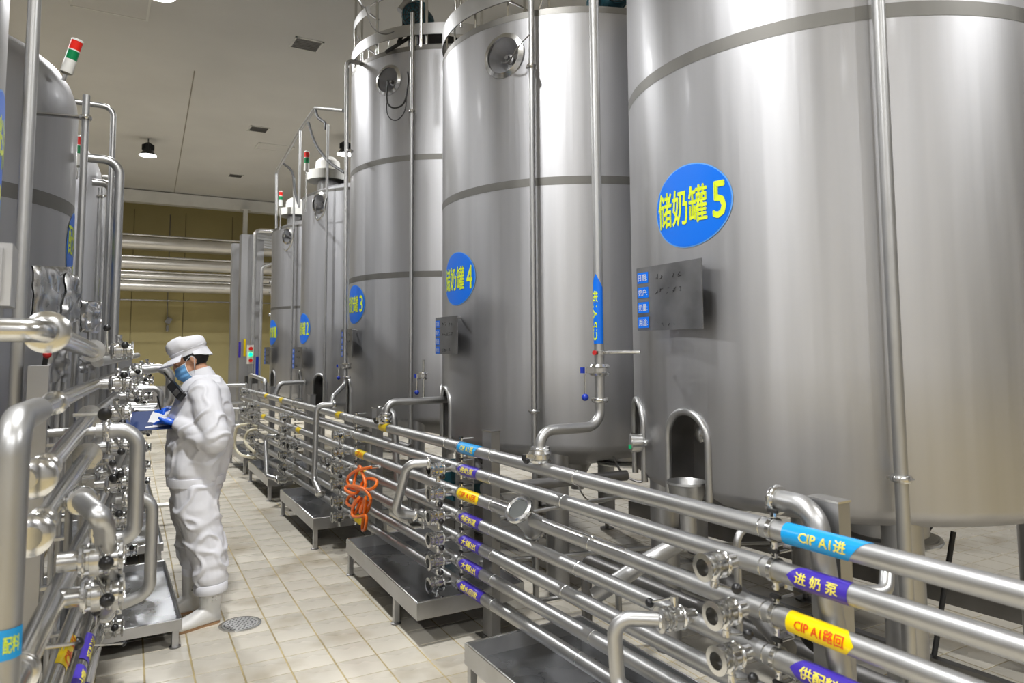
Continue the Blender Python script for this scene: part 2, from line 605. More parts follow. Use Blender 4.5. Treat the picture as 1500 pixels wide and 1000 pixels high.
# high-bay lamps
lamp_names = ['far high-bay lamp hanging over the aisle, black housing', 'lit high-bay lamp over the aisle at the top edge of the picture']
for k, (x, y) in enumerate(LAMPS):
    lab = {0: 'black bell-shaped high-bay lamp hanging in the far aisle, above the yellow wall', 1: 'lit high-bay lamp cut by the top edge of the picture over the aisle',
           4: 'black high-bay lamp half hidden behind the vertical pipe between tanks two and three'}.get(k, 'black high-bay lamp hanging from the ceiling outside the picture')
    t = thing('high_bay_lamp', lab, 'lamp', (x, y, CEIL), 0, 'high-bay lamps under the ceiling')
    MB().lathe((x, y, LAMP_Z - 0.16), (0, 0, 1), [(0, 0.185), (0.015, 0.18), (0.08, 0.125), (0.12, 0.105)], 32, False, False).build('reflector', LAMPBLK, t)
    hs = MB().lathe((x, y, LAMP_Z - 0.04), (0, 0, 1), [(0, 0.105), (0.02, 0.11), (0.13, 0.11), (0.15, 0.09), (0.18, 0.05)], 24)
    for q in range(16):
        a = 2 * PI * q / 16
        hs.box(x + 0.115 * math.cos(a), y + 0.115 * math.sin(a), LAMP_Z + 0.03, 0.03, 0.006, 0.12, Matrix.Rotation(a, 3, 'Z'))
    hs.build('housing', LAMPBLK, t)
    MB().cyl((x, y, LAMP_Z + 0.12), (x, y, CEIL), 0.012, n=8).build('rod', LAMPBLK, t)
    MB().lathe((x, y, LAMP_Z - 0.162), (0, 0, 1), [(0, 0.178), (0.004, 0.178)], 32).build('diffuser', EMIT, t)

# big insulated pipes along the far wall
DUCT = noisy(mat('duct_cladding', (0.62, 0.60, 0.56), 0.38, 0.85), (1.5, 1.5, 1.5), 0.1, 0.08)
for (z, r, lab) in ((4.72, 0.20, 'topmost thick clad pipe running across the far wall'), (4.12, 0.17, 'second thick clad pipe across the far wall'),
                    (3.76, 0.10, 'thinner clad pipe under the two thick ones on the far wall'), (3.46, 0.15, 'lowest thick clad pipe across the far wall'),
                    (3.06, 0.018, 'thin conduit running level below the clad pipes on the far wall')):
    t = thing('clad_pipe' if r > 0.05 else 'wall_conduit', lab, 'pipe', (2.5, 23.2, z))
    MB().cyl((-5.5, 23.2, z), (8.0, 23.2, z), r, n=28).build('run', DUCT if r > 0.05 else DARKST, t)
    if r > 0.05:
        for x in (-2.4, 0.1, 1.9, 3.6, 6.0):
            MB().lathe((x, 23.2, z), (1, 0, 0), [(0, r + 0.004), (0.05, r + 0.004)], 28).build('joint_strap', DUCT, t)
        MB().cyl((-5.5, 23.2 - r * 0.4, z + r + 0.03), (8.0, 23.2 - r * 0.4, z + r + 0.03), 0.03, n=10).build('trace_line', PIPE2, t)
hb = thing('pipe_hanger', 'white steel hanger post under the white ceiling beam, over the pipe rack', 'hanger', (4.25, 23.9, 6.1))
MB().box(4.02, 23.7, 5.45, 0.13, 0.1, 1.3).build('post', WHITE, hb)
MB().box(4.02, 23.7, 6.07, 0.3, 0.2, 0.03).build('plate', WHITE, hb)
cd = thing('wall_bracket', 'small dark bracket on a thin rod on the yellow wall above the cap', 'bracket', (2.0, 25.35, 2.5))
MB().cyl((1.98, 25.33, 2.35), (1.98, 25.33, 6.0), 0.014, n=8).build('rod', DARKST, cd)
MB().box(2.02, 25.3, 2.55, 0.16, 0.1, 0.2, Matrix.Rotation(0.5, 3, 'Y')).box(1.99, 25.3, 2.3, 0.07, 0.08, 0.2).build('bracket_plate', DARKST, cd)
# ---------------------------------------------------------------- tanks
def cylmap(cx, cy, R, a0, z0, sgn=1):
    """u runs to the viewer's right on the shell seen from outside, v up"""
    return lambda u, v: (cx + R * math.cos(a0 + sgn * u / R), cy + R * math.sin(a0 + sgn * u / R), z0 + v)

def bool_cut(obj, cutters):
    bpy.context.view_layer.update()
    for c in cutters:
        md = obj.modifiers.new('cut', 'BOOLEAN'); md.operation = 'DIFFERENCE'; md.solver = 'EXACT'; md.object = c
    dg = bpy.context.evaluated_depsgraph_get()
    me = bpy.data.meshes.new_from_object(obj.evaluated_get(dg))
    obj.modifiers.clear()
    old = obj.data; obj.data = me; bpy.data.meshes.remove(old)
    me.polygons.foreach_set('use_smooth', [True] * len(me.polygons))
    me.set_sharp_from_angle(angle=math.radians(30))
    for c in cutters:
        m = c.data; bpy.data.objects.remove(c); bpy.data.meshes.remove(m)

def arch_pts(w, z0, z1, n=12):
    """outline of a round-topped opening, in (u, z)"""
    pts = [(-w / 2, z0), (-w / 2, z1 - w / 2)]
    for k in range(1, n):
        a = PI - PI * k / n
        pts.append((w / 2 * math.cos(a), z1 - w / 2 + w / 2 * math.sin(a)))
    pts += [(w / 2, z1 - w / 2), (w / 2, z0)]
    return pts

def make_tank(cx, cy, R, z0, z1, label, text, sign_z, bands, niches, port, board, legs, group, sign_a=PI, sign_w=0.475, dome=0.28, vertical_sign=False, sgn=1, legr=0.9):
    t = thing('storage_tank', label, 'tank', (cx, cy, 0), 0, group)
    base = Vector((cx, cy, 0))
    sh = MB()
    prof = [(z0 - 0.22, 0.12), (z0 - 0.03, R - 0.10), (z0, R - 0.045), (z0 + 0.02, R - 0.015), (z0 + 0.05, R), (z0 + 0.6, R), (z0 + 1.6, R), (z1 - 0.01, R), (z1, R - 0.02),
            (z1 + dome * 0.35, R * 0.8), (z1 + dome * 0.75, R * 0.45), (z1 + dome, 0.18)]
    if vertical_sign:      # rounded shoulder
        prof = prof[:7] + [(z1 - 0.10, R), (z1 + 0.0, R * 0.985), (z1 + 0.09, R * 0.95), (z1 + 0.17, R * 0.89), (z1 + 0.24, R * 0.80), (z1 + 0.32, R * 0.62), (z1 + 0.40, R * 0.35), (z1 + 0.44, 0.12)]
    sh.lathe(base, (0, 0, 1), prof, 120)
    so = sh.build('shell', [STEEL, DARKST], t, 30)
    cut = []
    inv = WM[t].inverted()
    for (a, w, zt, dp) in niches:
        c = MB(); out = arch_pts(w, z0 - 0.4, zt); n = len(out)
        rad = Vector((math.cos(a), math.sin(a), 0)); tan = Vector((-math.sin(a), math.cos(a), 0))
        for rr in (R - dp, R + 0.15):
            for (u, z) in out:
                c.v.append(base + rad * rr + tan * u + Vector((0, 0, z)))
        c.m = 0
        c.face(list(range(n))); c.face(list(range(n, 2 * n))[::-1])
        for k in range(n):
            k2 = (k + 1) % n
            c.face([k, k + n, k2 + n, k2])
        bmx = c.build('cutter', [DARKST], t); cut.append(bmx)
    for (a, z, r) in port:
        rad = Vector((math.cos(a), math.sin(a), 0))
        c = MB().lathe(base + Vector((0, 0, z)) + rad * (R + 0.05), -rad, [(0, r * 1.02), (0.055, r), (0.20, r * 0.5)], 32)
        cut.append(c.build('cutter', [PIPE2], t))
    if cut:
        bool_cut(so, cut)
    # arch rims
    for (a, w, zt, dp) in niches:
        rim = MB(); pts = []
        for (u, z) in arch_pts(w + 0.01, z0 + 0.0, zt, 14):
            a2 = math.asin(max(-1, min(1, u / R)))
            pts.append(base + Vector((math.cos(a + a2) * (R + 0.002), math.sin(a + a2) * (R + 0.002), z)))
        rim.tube(pts, 0.017, 10)
        rim.build('niche_rim', PIPE, t)
        nb = MB()
        rad = Vector((math.cos(a), math.sin(a), 0))
        hub = base + rad * (R - dp) + Vector((0, 0, zt - 0.11))
        nb.lathe(hub, rad, [(0, 0.02), (0.05, 0.02), (0.055, 0.034), (0.075, 0.034), (0.08, 0.02)], 20)
        nb.cyl(hub + rad * 0.03, hub + rad * 0.03 + Vector((0, 0, -0.06)), 0.004, n=6)
        nb.build('sample_cock', PIPE2, t)
    for (a, z, r) in port:
        rad = Vector((math.cos(a), math.sin(a), 0))
        MB().lathe(base + Vector((0, 0, z)) + rad * (R - 0.012), rad, [(0.006, r * 1.28), (0.016, r * 1.26), (0.026, r * 1.06), (0.03, r * 1.0), (0.012, r * 0.99)], 40, False, False).build('port_flange', PIPE2, t)
        pv = MB(); c0 = base + Vector((0, 0, z)) + rad * (R - 0.14)
        pv.lathe(c0, rad, [(0, 0.022), (0.05, 0.022), (0.055, 0.034), (0.07, 0.034), (0.075, 0.018), (0.11, 0.014)], 16)
        pv.build('level_probe', DARKST, t)
    for bz, bh in bands:
        MB().lathe(base + Vector((0, 0, bz)), (0, 0, 1), [(0, R + 0.0012), (bh, R + 0.0012)], 120, False, False).build('weld_band', BAND, t)
    # vertical seam
    # sign
    if text:
        sw, shh = sign_w, (0.385 if not vertical_sign else sign_w * 1.35)
        if vertical_sign: sw = sign_w
        fn = cylmap(cx, cy, R + 0.002, sign_a, sign_z, sgn)
        sg = MB()
        def oval(s, m, off):
            sg.m = m
            f2 = cylmap(cx, cy, R + off, sign_a, sign_z, sgn)
            NR, NA = 6, 48
            b = len(sg.v)
            sg.v.append(Vector(f2(0, 0)))
            for i in range(1, NR + 1):
                for k in range(NA):
                    q = 2 * PI * k / NA
                    sg.v.append(Vector(f2(sw / 2 * s * i / NR * math.cos(q), shh / 2 * s * i / NR * math.sin(q))))
            for k in range(NA):
                k2 = (k + 1) % NA
                sg.face([b, b + 1 + k, b + 1 + k2])
                for i in range(NR - 1):
                    sg.face([b + 1 + i * NA + k, b + 1 + (i + 1) * NA + k, b + 1 + (i + 1) * NA + k2, b + 1 + i * NA + k2])
        oval(1.0, 0, 0.0022)
        oval(0.97, 1, 0.0034)
        so2 = sg.build('name_sign', [SIGNEDGE, SIGNBLUE], t)
        tag(so2, 'blue oval sign with lime lettering')
        lt = MB()
        if vertical_sign:
            text_fit(lt, text[:-1], sw * 0.88, 0.20, cylmap(cx, cy, R + 0.0055, sign_a, sign_z + 0.07, sgn), 0.02)
            text_fit(lt, text[-1], 0.10, 0.15, cylmap(cx, cy, R + 0.0055, sign_a, sign_z - 0.16, sgn), 0.02)
        else:
            ws = 0.88 * sw
            f3 = cylmap(cx, cy, R + 0.0055, sign_a, sign_z, sgn)
            text_fit(lt, text[:-1], ws * 0.78, 0.172, lambda u, v: f3(u - ws * 0.125, v), 0.022)
            text_fit(lt, text[-1], ws * 0.165, 0.165, lambda u, v: f3(u + ws * 0.412, v), 0.022)
        lt.build('lettering', LIME, so2)
    if board:
        (a, w, zb, zt2, off) = board
        rad = Vector((math.cos(a), math.sin(a), 0)); tan = Vector((-math.sin(a), math.cos(a), 0)) * sgn
        pc = base + rad * (R + off)
        def bf(d=0.0):
            return lambda u, v: pc + rad * d + tan * u + Vector((0, 0, v))
        q = bf(); zc = (zb + zt2) / 2; h = zt2 - zb
        M = Matrix((tan, rad, Vector((0, 0, 1)))).transposed()
        bmb = MB().box(pc.x, pc.y, zc, w, 0.004, h, M)
        for su in (-1, 1):
            p = q(su * w * 0.3, zt2 - 0.012)
            bmb.cyl(p, p - rad * (off + 0.03 + 0.02), 0.006, n=8)
        bo = bmb.build('info_board', BOARD, t)
        rr = random.Random(int(cy * 10))
        for k, s in enumerate(('日期:', '奶户:', '奶量:', '用途:')):
            zz = zt2 - 0.05 - k * h * 0.235
            tg = MB(); f4 = bf(0.0035); u0 = -w / 2 + 0.050
            hw, hh = 0.042, 0.026
            tg.quad(f4(u0 - hw, zz - hh), f4(u0 + hw, zz - hh), f4(u0 + hw, zz + hh), f4(u0 - hw, zz + hh))
            tg.m = 1
            f5 = bf(0.005)
            text_fit(tg, s, 0.068, 0.034, lambda u, v: f5(u0 + u, zz + v), 0.02)
            tag(tg.build('tag', [SIGNBLUE, WHITEP], bo), 'small blue tag with white characters')
        ik = MB()
        for k in range(3 if R > 1 else 2):
            zz = (zt2 - 0.055, zt2 - 0.125, zb + 0.03)[k]
            for g in range(5 if k < 2 else 4):
                u0 = -w / 2 + 0.15 + g * 0.042
                if k < 2 and g == 2 and k == 0: continue
                f6 = bf(0.0032)
                for st in range(3):
                    x1, y1 = rr.uniform(-0.015, 0.015), rr.uniform(-0.014, 0.014)
                    x2, y2 = rr.uniform(-0.015, 0.015), rr.uniform(-0.014, 0.014)
                    a_, b_ = Vector(f6(u0 + x1, zz + y1)), Vector(f6(u0 + x2, zz + y2))
                    if (a_ - b_).length > 0.008:
                        ik.tube([a_, b_], 0.0012, 4)
        ik.build('handwriting', INK, bo)
    for ad in legs:
        a = math.radians(ad)
        p = base + Vector((math.cos(a), math.sin(a), 0)) * legr
        lg = MB().cyl(p + Vector((0, 0, 0.06)), p + Vector((0, 0, z0 + 0.02)), 0.075, n=24)
        l = lg.build('leg', POST, t)
        MB().cyl(p + Vector((0, 0, 0.008)), p + Vector((0, 0, 0.08)), 0.018, n=10).lathe(p, (0, 0, 1), [(0, 0.06), (0.008, 0.06), (0.014, 0.03)], 20).build('foot', DARKST, l)
    # outlet cone, drain valve and pipe under the belly
    ob = MB()
    ob.lathe(base + Vector((0, 0, z0 - 0.42)), (0, 0, 1), [(0, 0.05), (0.04, 0.05), (0.05, 0.085), (0.08, 0.085), (0.09, 0.055), (0.21, 0.12)], 24)
    ob.build('bottom_outlet', PIPE, t)
    return t

TK = {}
RT = 1.05
TANKS = {5: (3.37, 2.38), 4: (3.28, 4.6), 3: (3.25, 6.85), 2: (3.3, 9.05), 1: (3.37, 11.2)}
R180 = math.radians(180)
G1 = 'raw milk storage tanks in the right-hand row'
def D(a): return math.radians(a)
TK[5] = make_tank(*TANKS[5], RT, 0.93, 3.95, 'huge steel storage tank with oval sign ending in 5 and a written board', '储奶罐5', 2.245,
          [(2.90, 0.06)], [(D(178.5), 0.25, 1.31, 0.16), (D(150), 0.25, 1.33, 0.16)], [], (D(176.5), 0.46, 1.68, 1.985, 0.055), (140, -131, 50, -40), G1, D(181.4))
TK[4] = make_tank(*TANKS[4], RT, 0.93, 3.88, 'steel storage tank with oval sign ending in 4, bright porthole near its top', '储奶罐4', 2.10,
          [(2.67, 0.055), (3.83, 0.045)], [(D(168), 0.24, 1.31, 0.16), (D(150), 0.24, 1.31, 0.16)], [(D(-151.8), 3.60, 0.125)], (D(177), 0.42, 1.56, 1.83, 0.05), (-134, 140, 38, -40), G1, D(181))
TK[3] = make_tank(*TANKS[3], RT, 0.93, 4.47, 'tall steel storage tank with oval sign ending in 3 and a teal motor on top', '储奶罐3', 2.04,
          [(2.26, 0.055), (3.36, 0.055), (4.42, 0.045)], [(D(170), 0.24, 1.31, 0.16)], [(D(-149.5), 4.17, 0.12)], (D(177), 0.42, 1.52, 1.80, 0.05), (-134, 140, 38, -40), G1, D(181), legr=0.95)
TK[2] = make_tank(*TANKS[2], RT, 0.93, 3.56, 'steel storage tank with oval sign ending in 2, under the diagonal handrail', '储奶罐2', 1.86,
          [(3.52, 0.035)], [(D(172), 0.24, 1.33, 0.16), (D(-155), 0.22, 1.30, 0.16)], [(D(-157.5), 3.40, 0.11)], (D(182), 0.42, 1.36, 1.63, 0.07), (-134, 140, 38, -40), G1, D(181))
TK[1] = make_tank(*TANKS[1], RT, 0.93, 3.45, 'farthest steel storage tank on the right, oval sign ending in 1', '储奶罐1', 1.86,
          [(3.41, 0.035), (2.2, 0.04)], [(D(185), 0.22, 1.30, 0.16)], [(D(-154), 3.29, 0.10)], (D(180), 0.40, 1.38, 1.64, 0.06), (-134, 140, 38, -40), G1, D(181))

LT = {'A': (-1.29, 3.33), 'B': (-1.10, 5.64), 'C': (-0.94, 7.84), 'D': (-0.82, 10.0), 'E': (-0.7, 12.3)}
G2 = 'blending tanks in the left-hand row'
for k, lab, tx, z1, sz, dome in (('A', 'nearest left-hand steel tank, its blue oval sign cut by the picture edge', '配料罐3', 4.3, 2.33, 0.5),
                           ('B', 'second left-hand steel tank with a rounded shoulder below the big signal light', '配料罐2', 3.28, 2.26, 0.45),
                           ('C', 'third left-hand steel tank, narrow sliver with a blue sign behind a pole', '配料罐1', 3.30, 2.13, 0.35),
                           ('D', 'fourth left-hand steel tank, hidden behind the tall vertical pipes', '', 3.1, 2.1, 0.35),
                           ('E', 'last left-hand steel tank before the yellow wall', '', 3.1, 2.1, 0.35)):
    make_tank(*LT[k], 0.95, 0.8, z1, lab, tx, sz, [(2.48, 0.09)] if k in 'AB' else [], [], [], None, (35, 145, -145, -35), G2, D(-2 if k == 'A' else -3), 0.40, dome, True, 1, 0.8)

# ---------------------------------------------------------------- rim guards, motors, railings on the tanks
def rim_guard(t, cx, cy, R, z, h, a0=95, a1=265):
    n = 60
    m = MB()
    def f(rr, fl):
        def g(u, v):
            a = D(a0 + (a1 - a0) * (1 - u if fl else u))
            return (cx + rr * math.cos(a), cy + rr * math.sin(a), z + h * v)
        return g
    m.grid(f(R + 0.004, 0), n, 1); m.grid(f(R - 0.004, 1), n, 1)
    m.build('guard_strip', PIPE, t, 60)
    k = a0 + 5
    while k < a1:
        a = D(k)
        MB().cyl((cx + (R - 0.03) * math.cos(a), cy + (R - 0.03) * math.sin(a), z - 0.20), (cx + (R - 0.03) * math.cos(a), cy + (R - 0.03) * math.sin(a), z + h * 0.8), 0.008, n=8).build('stay', PIPE2, t)
        k += 17
rim_guard(TK[4], 3.28, 4.6, 1.05, 3.98, 0.13, 85, 300)
rim_guard(TK[3], 3.25, 6.85, 1.05, 4.57, 0.11, 85, 330)

def motor(p, r, ax, label, post=True):
    t = thing('agitator_motor', label, 'motor', p)
    ax = Vector(ax).normalized(); p = Vector(p)
    b = MB().lathe(p - ax * r * 1.3, ax, [(0, r * 0.4), (0.01, r * 0.85), (r * 0.3, r), (r * 2.0, r), (r * 2.1, r * 1.05), (r * 2.35, r * 1.05), (r * 2.4, r * 0.9)], 32)
    b.build('casing', TEAL, t)
    fins = MB(); _, u, w = frame_of(ax)
    for k in range(22):
        a = 2 * PI * k / 22
        d = u * math.cos(a) + w * math.sin(a)
        fins.cyl(p - ax * r * 0.9 + d * r * 1.02, p + ax * r * 0.6 + d * r * 1.02, 0.005, n=4)
    fins.build('cooling_fin', TEAL, t)
    fan = MB()
    for rr in (0.25, 0.5, 0.72, 0.92):
        fan.torus(p - ax * r * 1.32, ax, r * rr * 0.9, 0.005, 24, 5)
    for k in range(10):
        a = 2 * PI * k / 10
        d = u * math.cos(a) + w * math.sin(a)
        fan.cyl(p - ax * r * 1.32 + d * r * 0.15, p - ax * r * 1.30 + d * r * 0.85, 0.005, n=4)
    fan.build('fan_grille', BLACK, t)
    gb = MB().box(p.x + 0.0, p.y, p.z - r * 1.0, r * 1.3, r * 1.3, r * 0.5)
    gb.build('mounting', RUBBER, t)
    MB().box(p.x + ax.x * 0.02, p.y + ax.y * 0.02, p.z + r * 1.12, 0.1, 0.1, 0.06).build('junction_box', TEAL, t)
    return t
motor(on_y(612, 28, 6.4) + Vector((0, 0, 0.0)), 0.13, (0.62, 0.78, 0.15), 'teal electric motor with round fan grille on the tank marked 3')
motor((3.35, 4.2, 4.30), 0.13, (0.3, 0.95, 0), 'teal motor peeking over the rim of the tank marked 4')
mk = thing('motor_bracket', 'black angled bracket holding the teal motor above tank 3', 'bracket', on_y(595, 30, 6.4))
p1 = on_y(590, 22, 6.42); p2 = on_y(600, 2, 6.42)
MB().cyl(on_y(586, 16, 6.4), on_y(612, -18, 6.4), 0.035, n=12).build('tube', PIPE, mk)
MB().pipe([on_y(592, 20, 6.4), on_y(592, 45, 6.4), on_y(584, 62, 6.3)], 0.02, 0.02).build('strut', RUBBER, mk)
MB().pipe([on_y(600, 38, 6.4), on_y(598, 56, 6.3), on_y(566, 76, 6.25)], 0.018, 0.02).build('strut', RUBBER, mk)
MB().box(3.0, 6.45, 4.68, 0.7, 0.25, 0.16).box(3.3, 6.7, 4.75, 0.3, 0.3, 0.12).build('gearbox', RUBBER, TK[3])

rl = TK[3]
def circ(cx, cy, R, a, z): return Vector((cx + R * math.cos(D(a)), cy + R * math.sin(D(a)), z))
MB().tube([circ(3.25, 6.85, 1.02, a, 5.02) for a in range(120, 345, 6)], 0.011, 8).build('railing_hoop', PIPE2, rl)
MB().tube([circ(3.25, 6.85, 1.02, a, 5.45) for a in range(120, 345, 6)], 0.016, 8).build('railing_hoop', PIPE2, rl)
def rim_flat(z, h):
    m = MB()
    m.grid(lambda u, v: circ(3.25, 6.85, 1.035, 150 + 45 * u, z + h * v), 20, 1)
    return m
rim_flat(4.93, 0.09).build('railing_strip', PIPE, rl)
for a in (170, 200, 232, 262, 292, 140):
    MB().cyl(circ(3.25, 6.85, 1.02, a, 4.45), circ(3.25, 6.85, 1.02, a, 5.46), 0.014, n=10).build('railing_post', PIPE2, rl)
rl4 = TK[4]
for (px, py0, py1) in ((617, 70, -30), (667, 40, -30), (675, 40, -30)):
    a = on_y(px, py0, 5.3); b = on_y(px, py1, 5.3); 
    MB().cyl((a.x, a.y, a.z), (a.x, a.y, b.z), 0.013, n=10).build('railing_post', PIPE2, rl4)
MB().tube([circ(3.28, 4.6, 1.02, a, 4.75) for a in range(110, 330, 6)], 0.014, 8).build('railing_hoop', PIPE2, rl4)
# cables
def cable(name, label, pts, r, m=RUBBER, cat='cable', n=8):
    pts = spline(pts, 8)
    o = MB().tube(pts, r, n).build(name, m)
    return tag(o, label, cat)
cable('motor_cable', 'thin grey cable sagging from the railing to the teal motor', [on_y(535, 10, 6.2), on_y(546, 40, 6.2), on_y(565, 50, 6.2), on_y(590, 40, 6.35)], 0.006, DARKST)
cable('probe_cable', 'looped black cables hanging from the porthole of tank 3', [on_y(568, 118, 6.25) , on_y(567, 148, 6.08), on_y(577, 158, 6.0), on_y(592, 150, 5.96), on_y(598, 120, 5.95), on_y(597, 105, 5.95)], 0.008)
cable('probe_cable', 'second thinner black loop below the porthole of tank 3', [on_y(568, 120, 6.22), on_y(567, 165, 6.05), on_y(580, 176, 6.0), on_y(593, 162, 5.95), on_y(596, 130, 5.95)], 0.005)
cable('probe_cable', 'grey cable running from the bright porthole of tank 4 to the pipe', [on_x(735, 92, 2.42), on_x(745, 90, 2.34), on_x(757, 72, 2.33), on_x(766, 60, 2.36), on_x(776, 50, 2.40)], 0.006, DARKST)
# ---------------------------------------------------------------- fittings
ROWZ = {1: 1.040, 2: 0.920, 3: 0.785, 4: 0.657, 5: 0.531, 6: 0.405, 7: 0.283}
ROWN = {1: 'top', 2: 'second', 3: 'third', 4: 'fourth', 5: 'fifth', 6: 'sixth', 7: 'bottom'}
MX = 1.82
PR = 0.031

def vertical_pipe(name, label, pts, r, rad=0.06, group=None, clamps=(), m=None, n=14):
    t = thing(name, label, 'pipe', pts[0], 0, group)
    MB().pipe(pts, r, rad, n).build('tube', m or PIPE, t)
    for c in clamps:
        clamp_on(c[0], c[1], r, t)
    return t

def clamp_on(p, ax, r, parent, big=False):
    """two-piece union clamp with a wing bolt"""
    p = Vector(p); ax = Vector(ax).normalized()
    m = MB().lathe(p - ax * 0.014, ax, [(0, r + 0.002), (0.002, r + 0.012), (0.008, r + 0.016), (0.020, r + 0.016), (0.026, r + 0.012), (0.028, r + 0.002)], 22)
    _, u, w = frame_of(ax)
    o = m.build('clamp', PIPE2, parent)
    b = MB()
    q = p + u * (r + 0.016)
    b.cyl(q - w * 0.018, q + w * 0.022, 0.004, n=6).cyl(q + w * 0.012, q + w * 0.02, 0.009, n=6)
    b.build('bolt', PIPE2, o)
    q2 = p - u * (r + 0.016)
    MB().cyl(q2 - w * 0.014, q2 + w * 0.014, 0.005, n=6).build('bolt', PIPE2, o)
    return o

# butterfly valve, outlet along local +x, stem below, knob to the local -y... right of the viewer
def valve_proto(M, label, knob=BLACK, open_end=True, down=True, group=None):
    t = thing('butterfly_valve', label, 'valve', M=M)
    W = lambda x, y, z: M @ Vector((x, y, z))
    ax = (M.to_3x3() @ Vector((1, 0, 0)))
    o = W(0, 0, 0)
    bd = MB()
    bd.lathe(W(-0.075, 0, 0), ax, [(0, 0.024), (0.04, 0.024), (0.045, 0.038), (0.052, 0.042), (0.058, 0.038), (0.060, 0.034), (0.066, 0.034), (0.068, 0.041), (0.088, 0.041), (0.090, 0.034), (0.096, 0.034)], 26)
    if down:
        bd.cyl(W(0.0, 0, -0.036), W(0.0, 0, -0.062), 0.011, n=12)
    else:
        bd.cyl(W(0.0, 0, 0.036), W(0.0, 0, 0.062), 0.011, n=12)
    for k in range(4):
        a = PI / 4 + PI / 2 * k
        bd.cyl(W(-0.020, 0.036 * math.cos(a), 0.036 * math.sin(a)), W(0.022, 0.036 * math.cos(a), 0.036 * math.sin(a)), 0.0055, n=6)
    bd.build('valve_body', PIPE2, t)
    fe = MB()
    fe.m = 0
    fe.lathe(W(0.021, 0, 0), ax, [(0, 0.034), (0.004, 0.041), (0.012, 0.042), (0.016, 0.031), (0.030, 0.031), (0.033, 0.042), (0.040, 0.043), (0.042, 0.026), (0.006, 0.024)], 26, False, False)
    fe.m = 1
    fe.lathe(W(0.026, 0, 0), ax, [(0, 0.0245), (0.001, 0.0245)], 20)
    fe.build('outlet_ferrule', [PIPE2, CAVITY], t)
    s = -1 if down else 1
    hn = MB().tube(fillet([W(0, 0, s * 0.058), W(0.0, 0.02, s * 0.060), W(0.03, 0.105, s * 0.022)], 0.01, 3), 0.0042, 8)
    hn.cyl(W(0, 0, s * 0.052), W(0, 0, s * 0.072), 0.014, n=12)
    h = hn.build('handle', PIPE2, t)
    MB().ball(W(0.033, 0.115, s * 0.016), 0.0165, 14).build('knob', knob, h)
    return t

def MXY(x, y, z, rz=PI, tilt=0.0):
    return Matrix.Translation((x, y, z)) @ Matrix.Rotation(rz, 4, 'Z') @ Matrix.Rotation(tilt, 4, 'X')

COLS = {'E': (1.625, 'near the camera below the light-blue tape'), 'A': (3.77, 'in front of the first stainless post'),
        'B': (5.65, 'beside the orange coiled hose'), 'C': (7.55, 'above the third tray from the camera'), 'D': (9.28, 'at the far end of the pipe rack')}
vp = None
for ck, (vy, vlab) in COLS.items():
    for r in range(2, 8):
        if ck == 'E' and r > 5: continue
        if ck == 'D' and r > 6: continue
        lab = '%s valve with black knob in the stack %s' % (('topmost', 'second', 'third', 'fourth', 'fifth', 'lowest')[r - 2], vlab)
        vyy = vy + ({2: 0.035, 3: 0.0, 4: -0.012, 5: -0.02}[r] if ck == 'E' else 0.0)
        tl = random.uniform(-0.25, 0.25)
        Mv = MXY(MX - PR - 0.072, vyy, ROWZ[r] - 0.004, PI + random.uniform(-0.05, 0.05), tl)
        if vp is None:
            vp = valve_proto(Mv, lab, group='butterfly valves on the right-hand pipe rack'); vs = snapshot(vp)
            vp['group'] = 'butterfly valves on the right-hand pipe rack'
            VALVE0, VALVE0_SNAP, VALVE0_M = vp, vs, Mv.copy()
        else:
            clone(vp, vs, Mv, lab)

# pipe rows with their tapes and clamps
POSTY = (1.46, 3.62, 5.5, 7.5, 9.4)

def tape(parent, x, y1, y0, z, r, m, txt, tm, arrow=0, tw=0.75, th=0.030, a_c=None):
    """wrapped tape from y1 (far) to y0 (near) facing the aisle"""
    a_c = PI - 0.25 if a_c is None else a_c
    L = y1 - y0
    half = 1.5
    R = r + 0.0012
    def fn(u, v):
        # u along the pipe towards the viewer's right, v round the pipe upwards
        a = a_c - v / R
        return (x + R * math.cos(a), y1 - u, z + R * math.sin(a))
    mb = MB(); n = 12
    b = len(mb.v)
    rows = 10
    for i in range(rows + 1):
        v = -half * R + 2 * half * R * i / rows
        f = 1 - abs(v) / (half * R)
        s = (0.04 * (1 - f)) if arrow < 0 else 0
        e = (0.04 * (1 - f)) if arrow > 0 else 0
        if arrow == 2:
            e = 0.07 * (1 - i / rows)
        for j in range(5):
            u = s + (L - e - s) * j / 4
            mb.v.append(Vector(fn(u, v)))
    for i in range(rows):
        for j in range(4):
            a = b + i * 5 + j
            mb.face([a, a + 1, a + 6, a + 5])
    to = mb.build('tape', m, parent)
    R2 = R + 0.0012
    def fn2(u, v):
        a = a_c - v / R2
        return (x + R2 * math.cos(a), y1 - L * 0.5 - u, z + R2 * math.sin(a))
    if txt:
        lt = MB()
        text_fit(lt, txt, L * tw, th, fn2, 0.025, cuts=8)
        lt.build('lettering', tm, to)
    return to

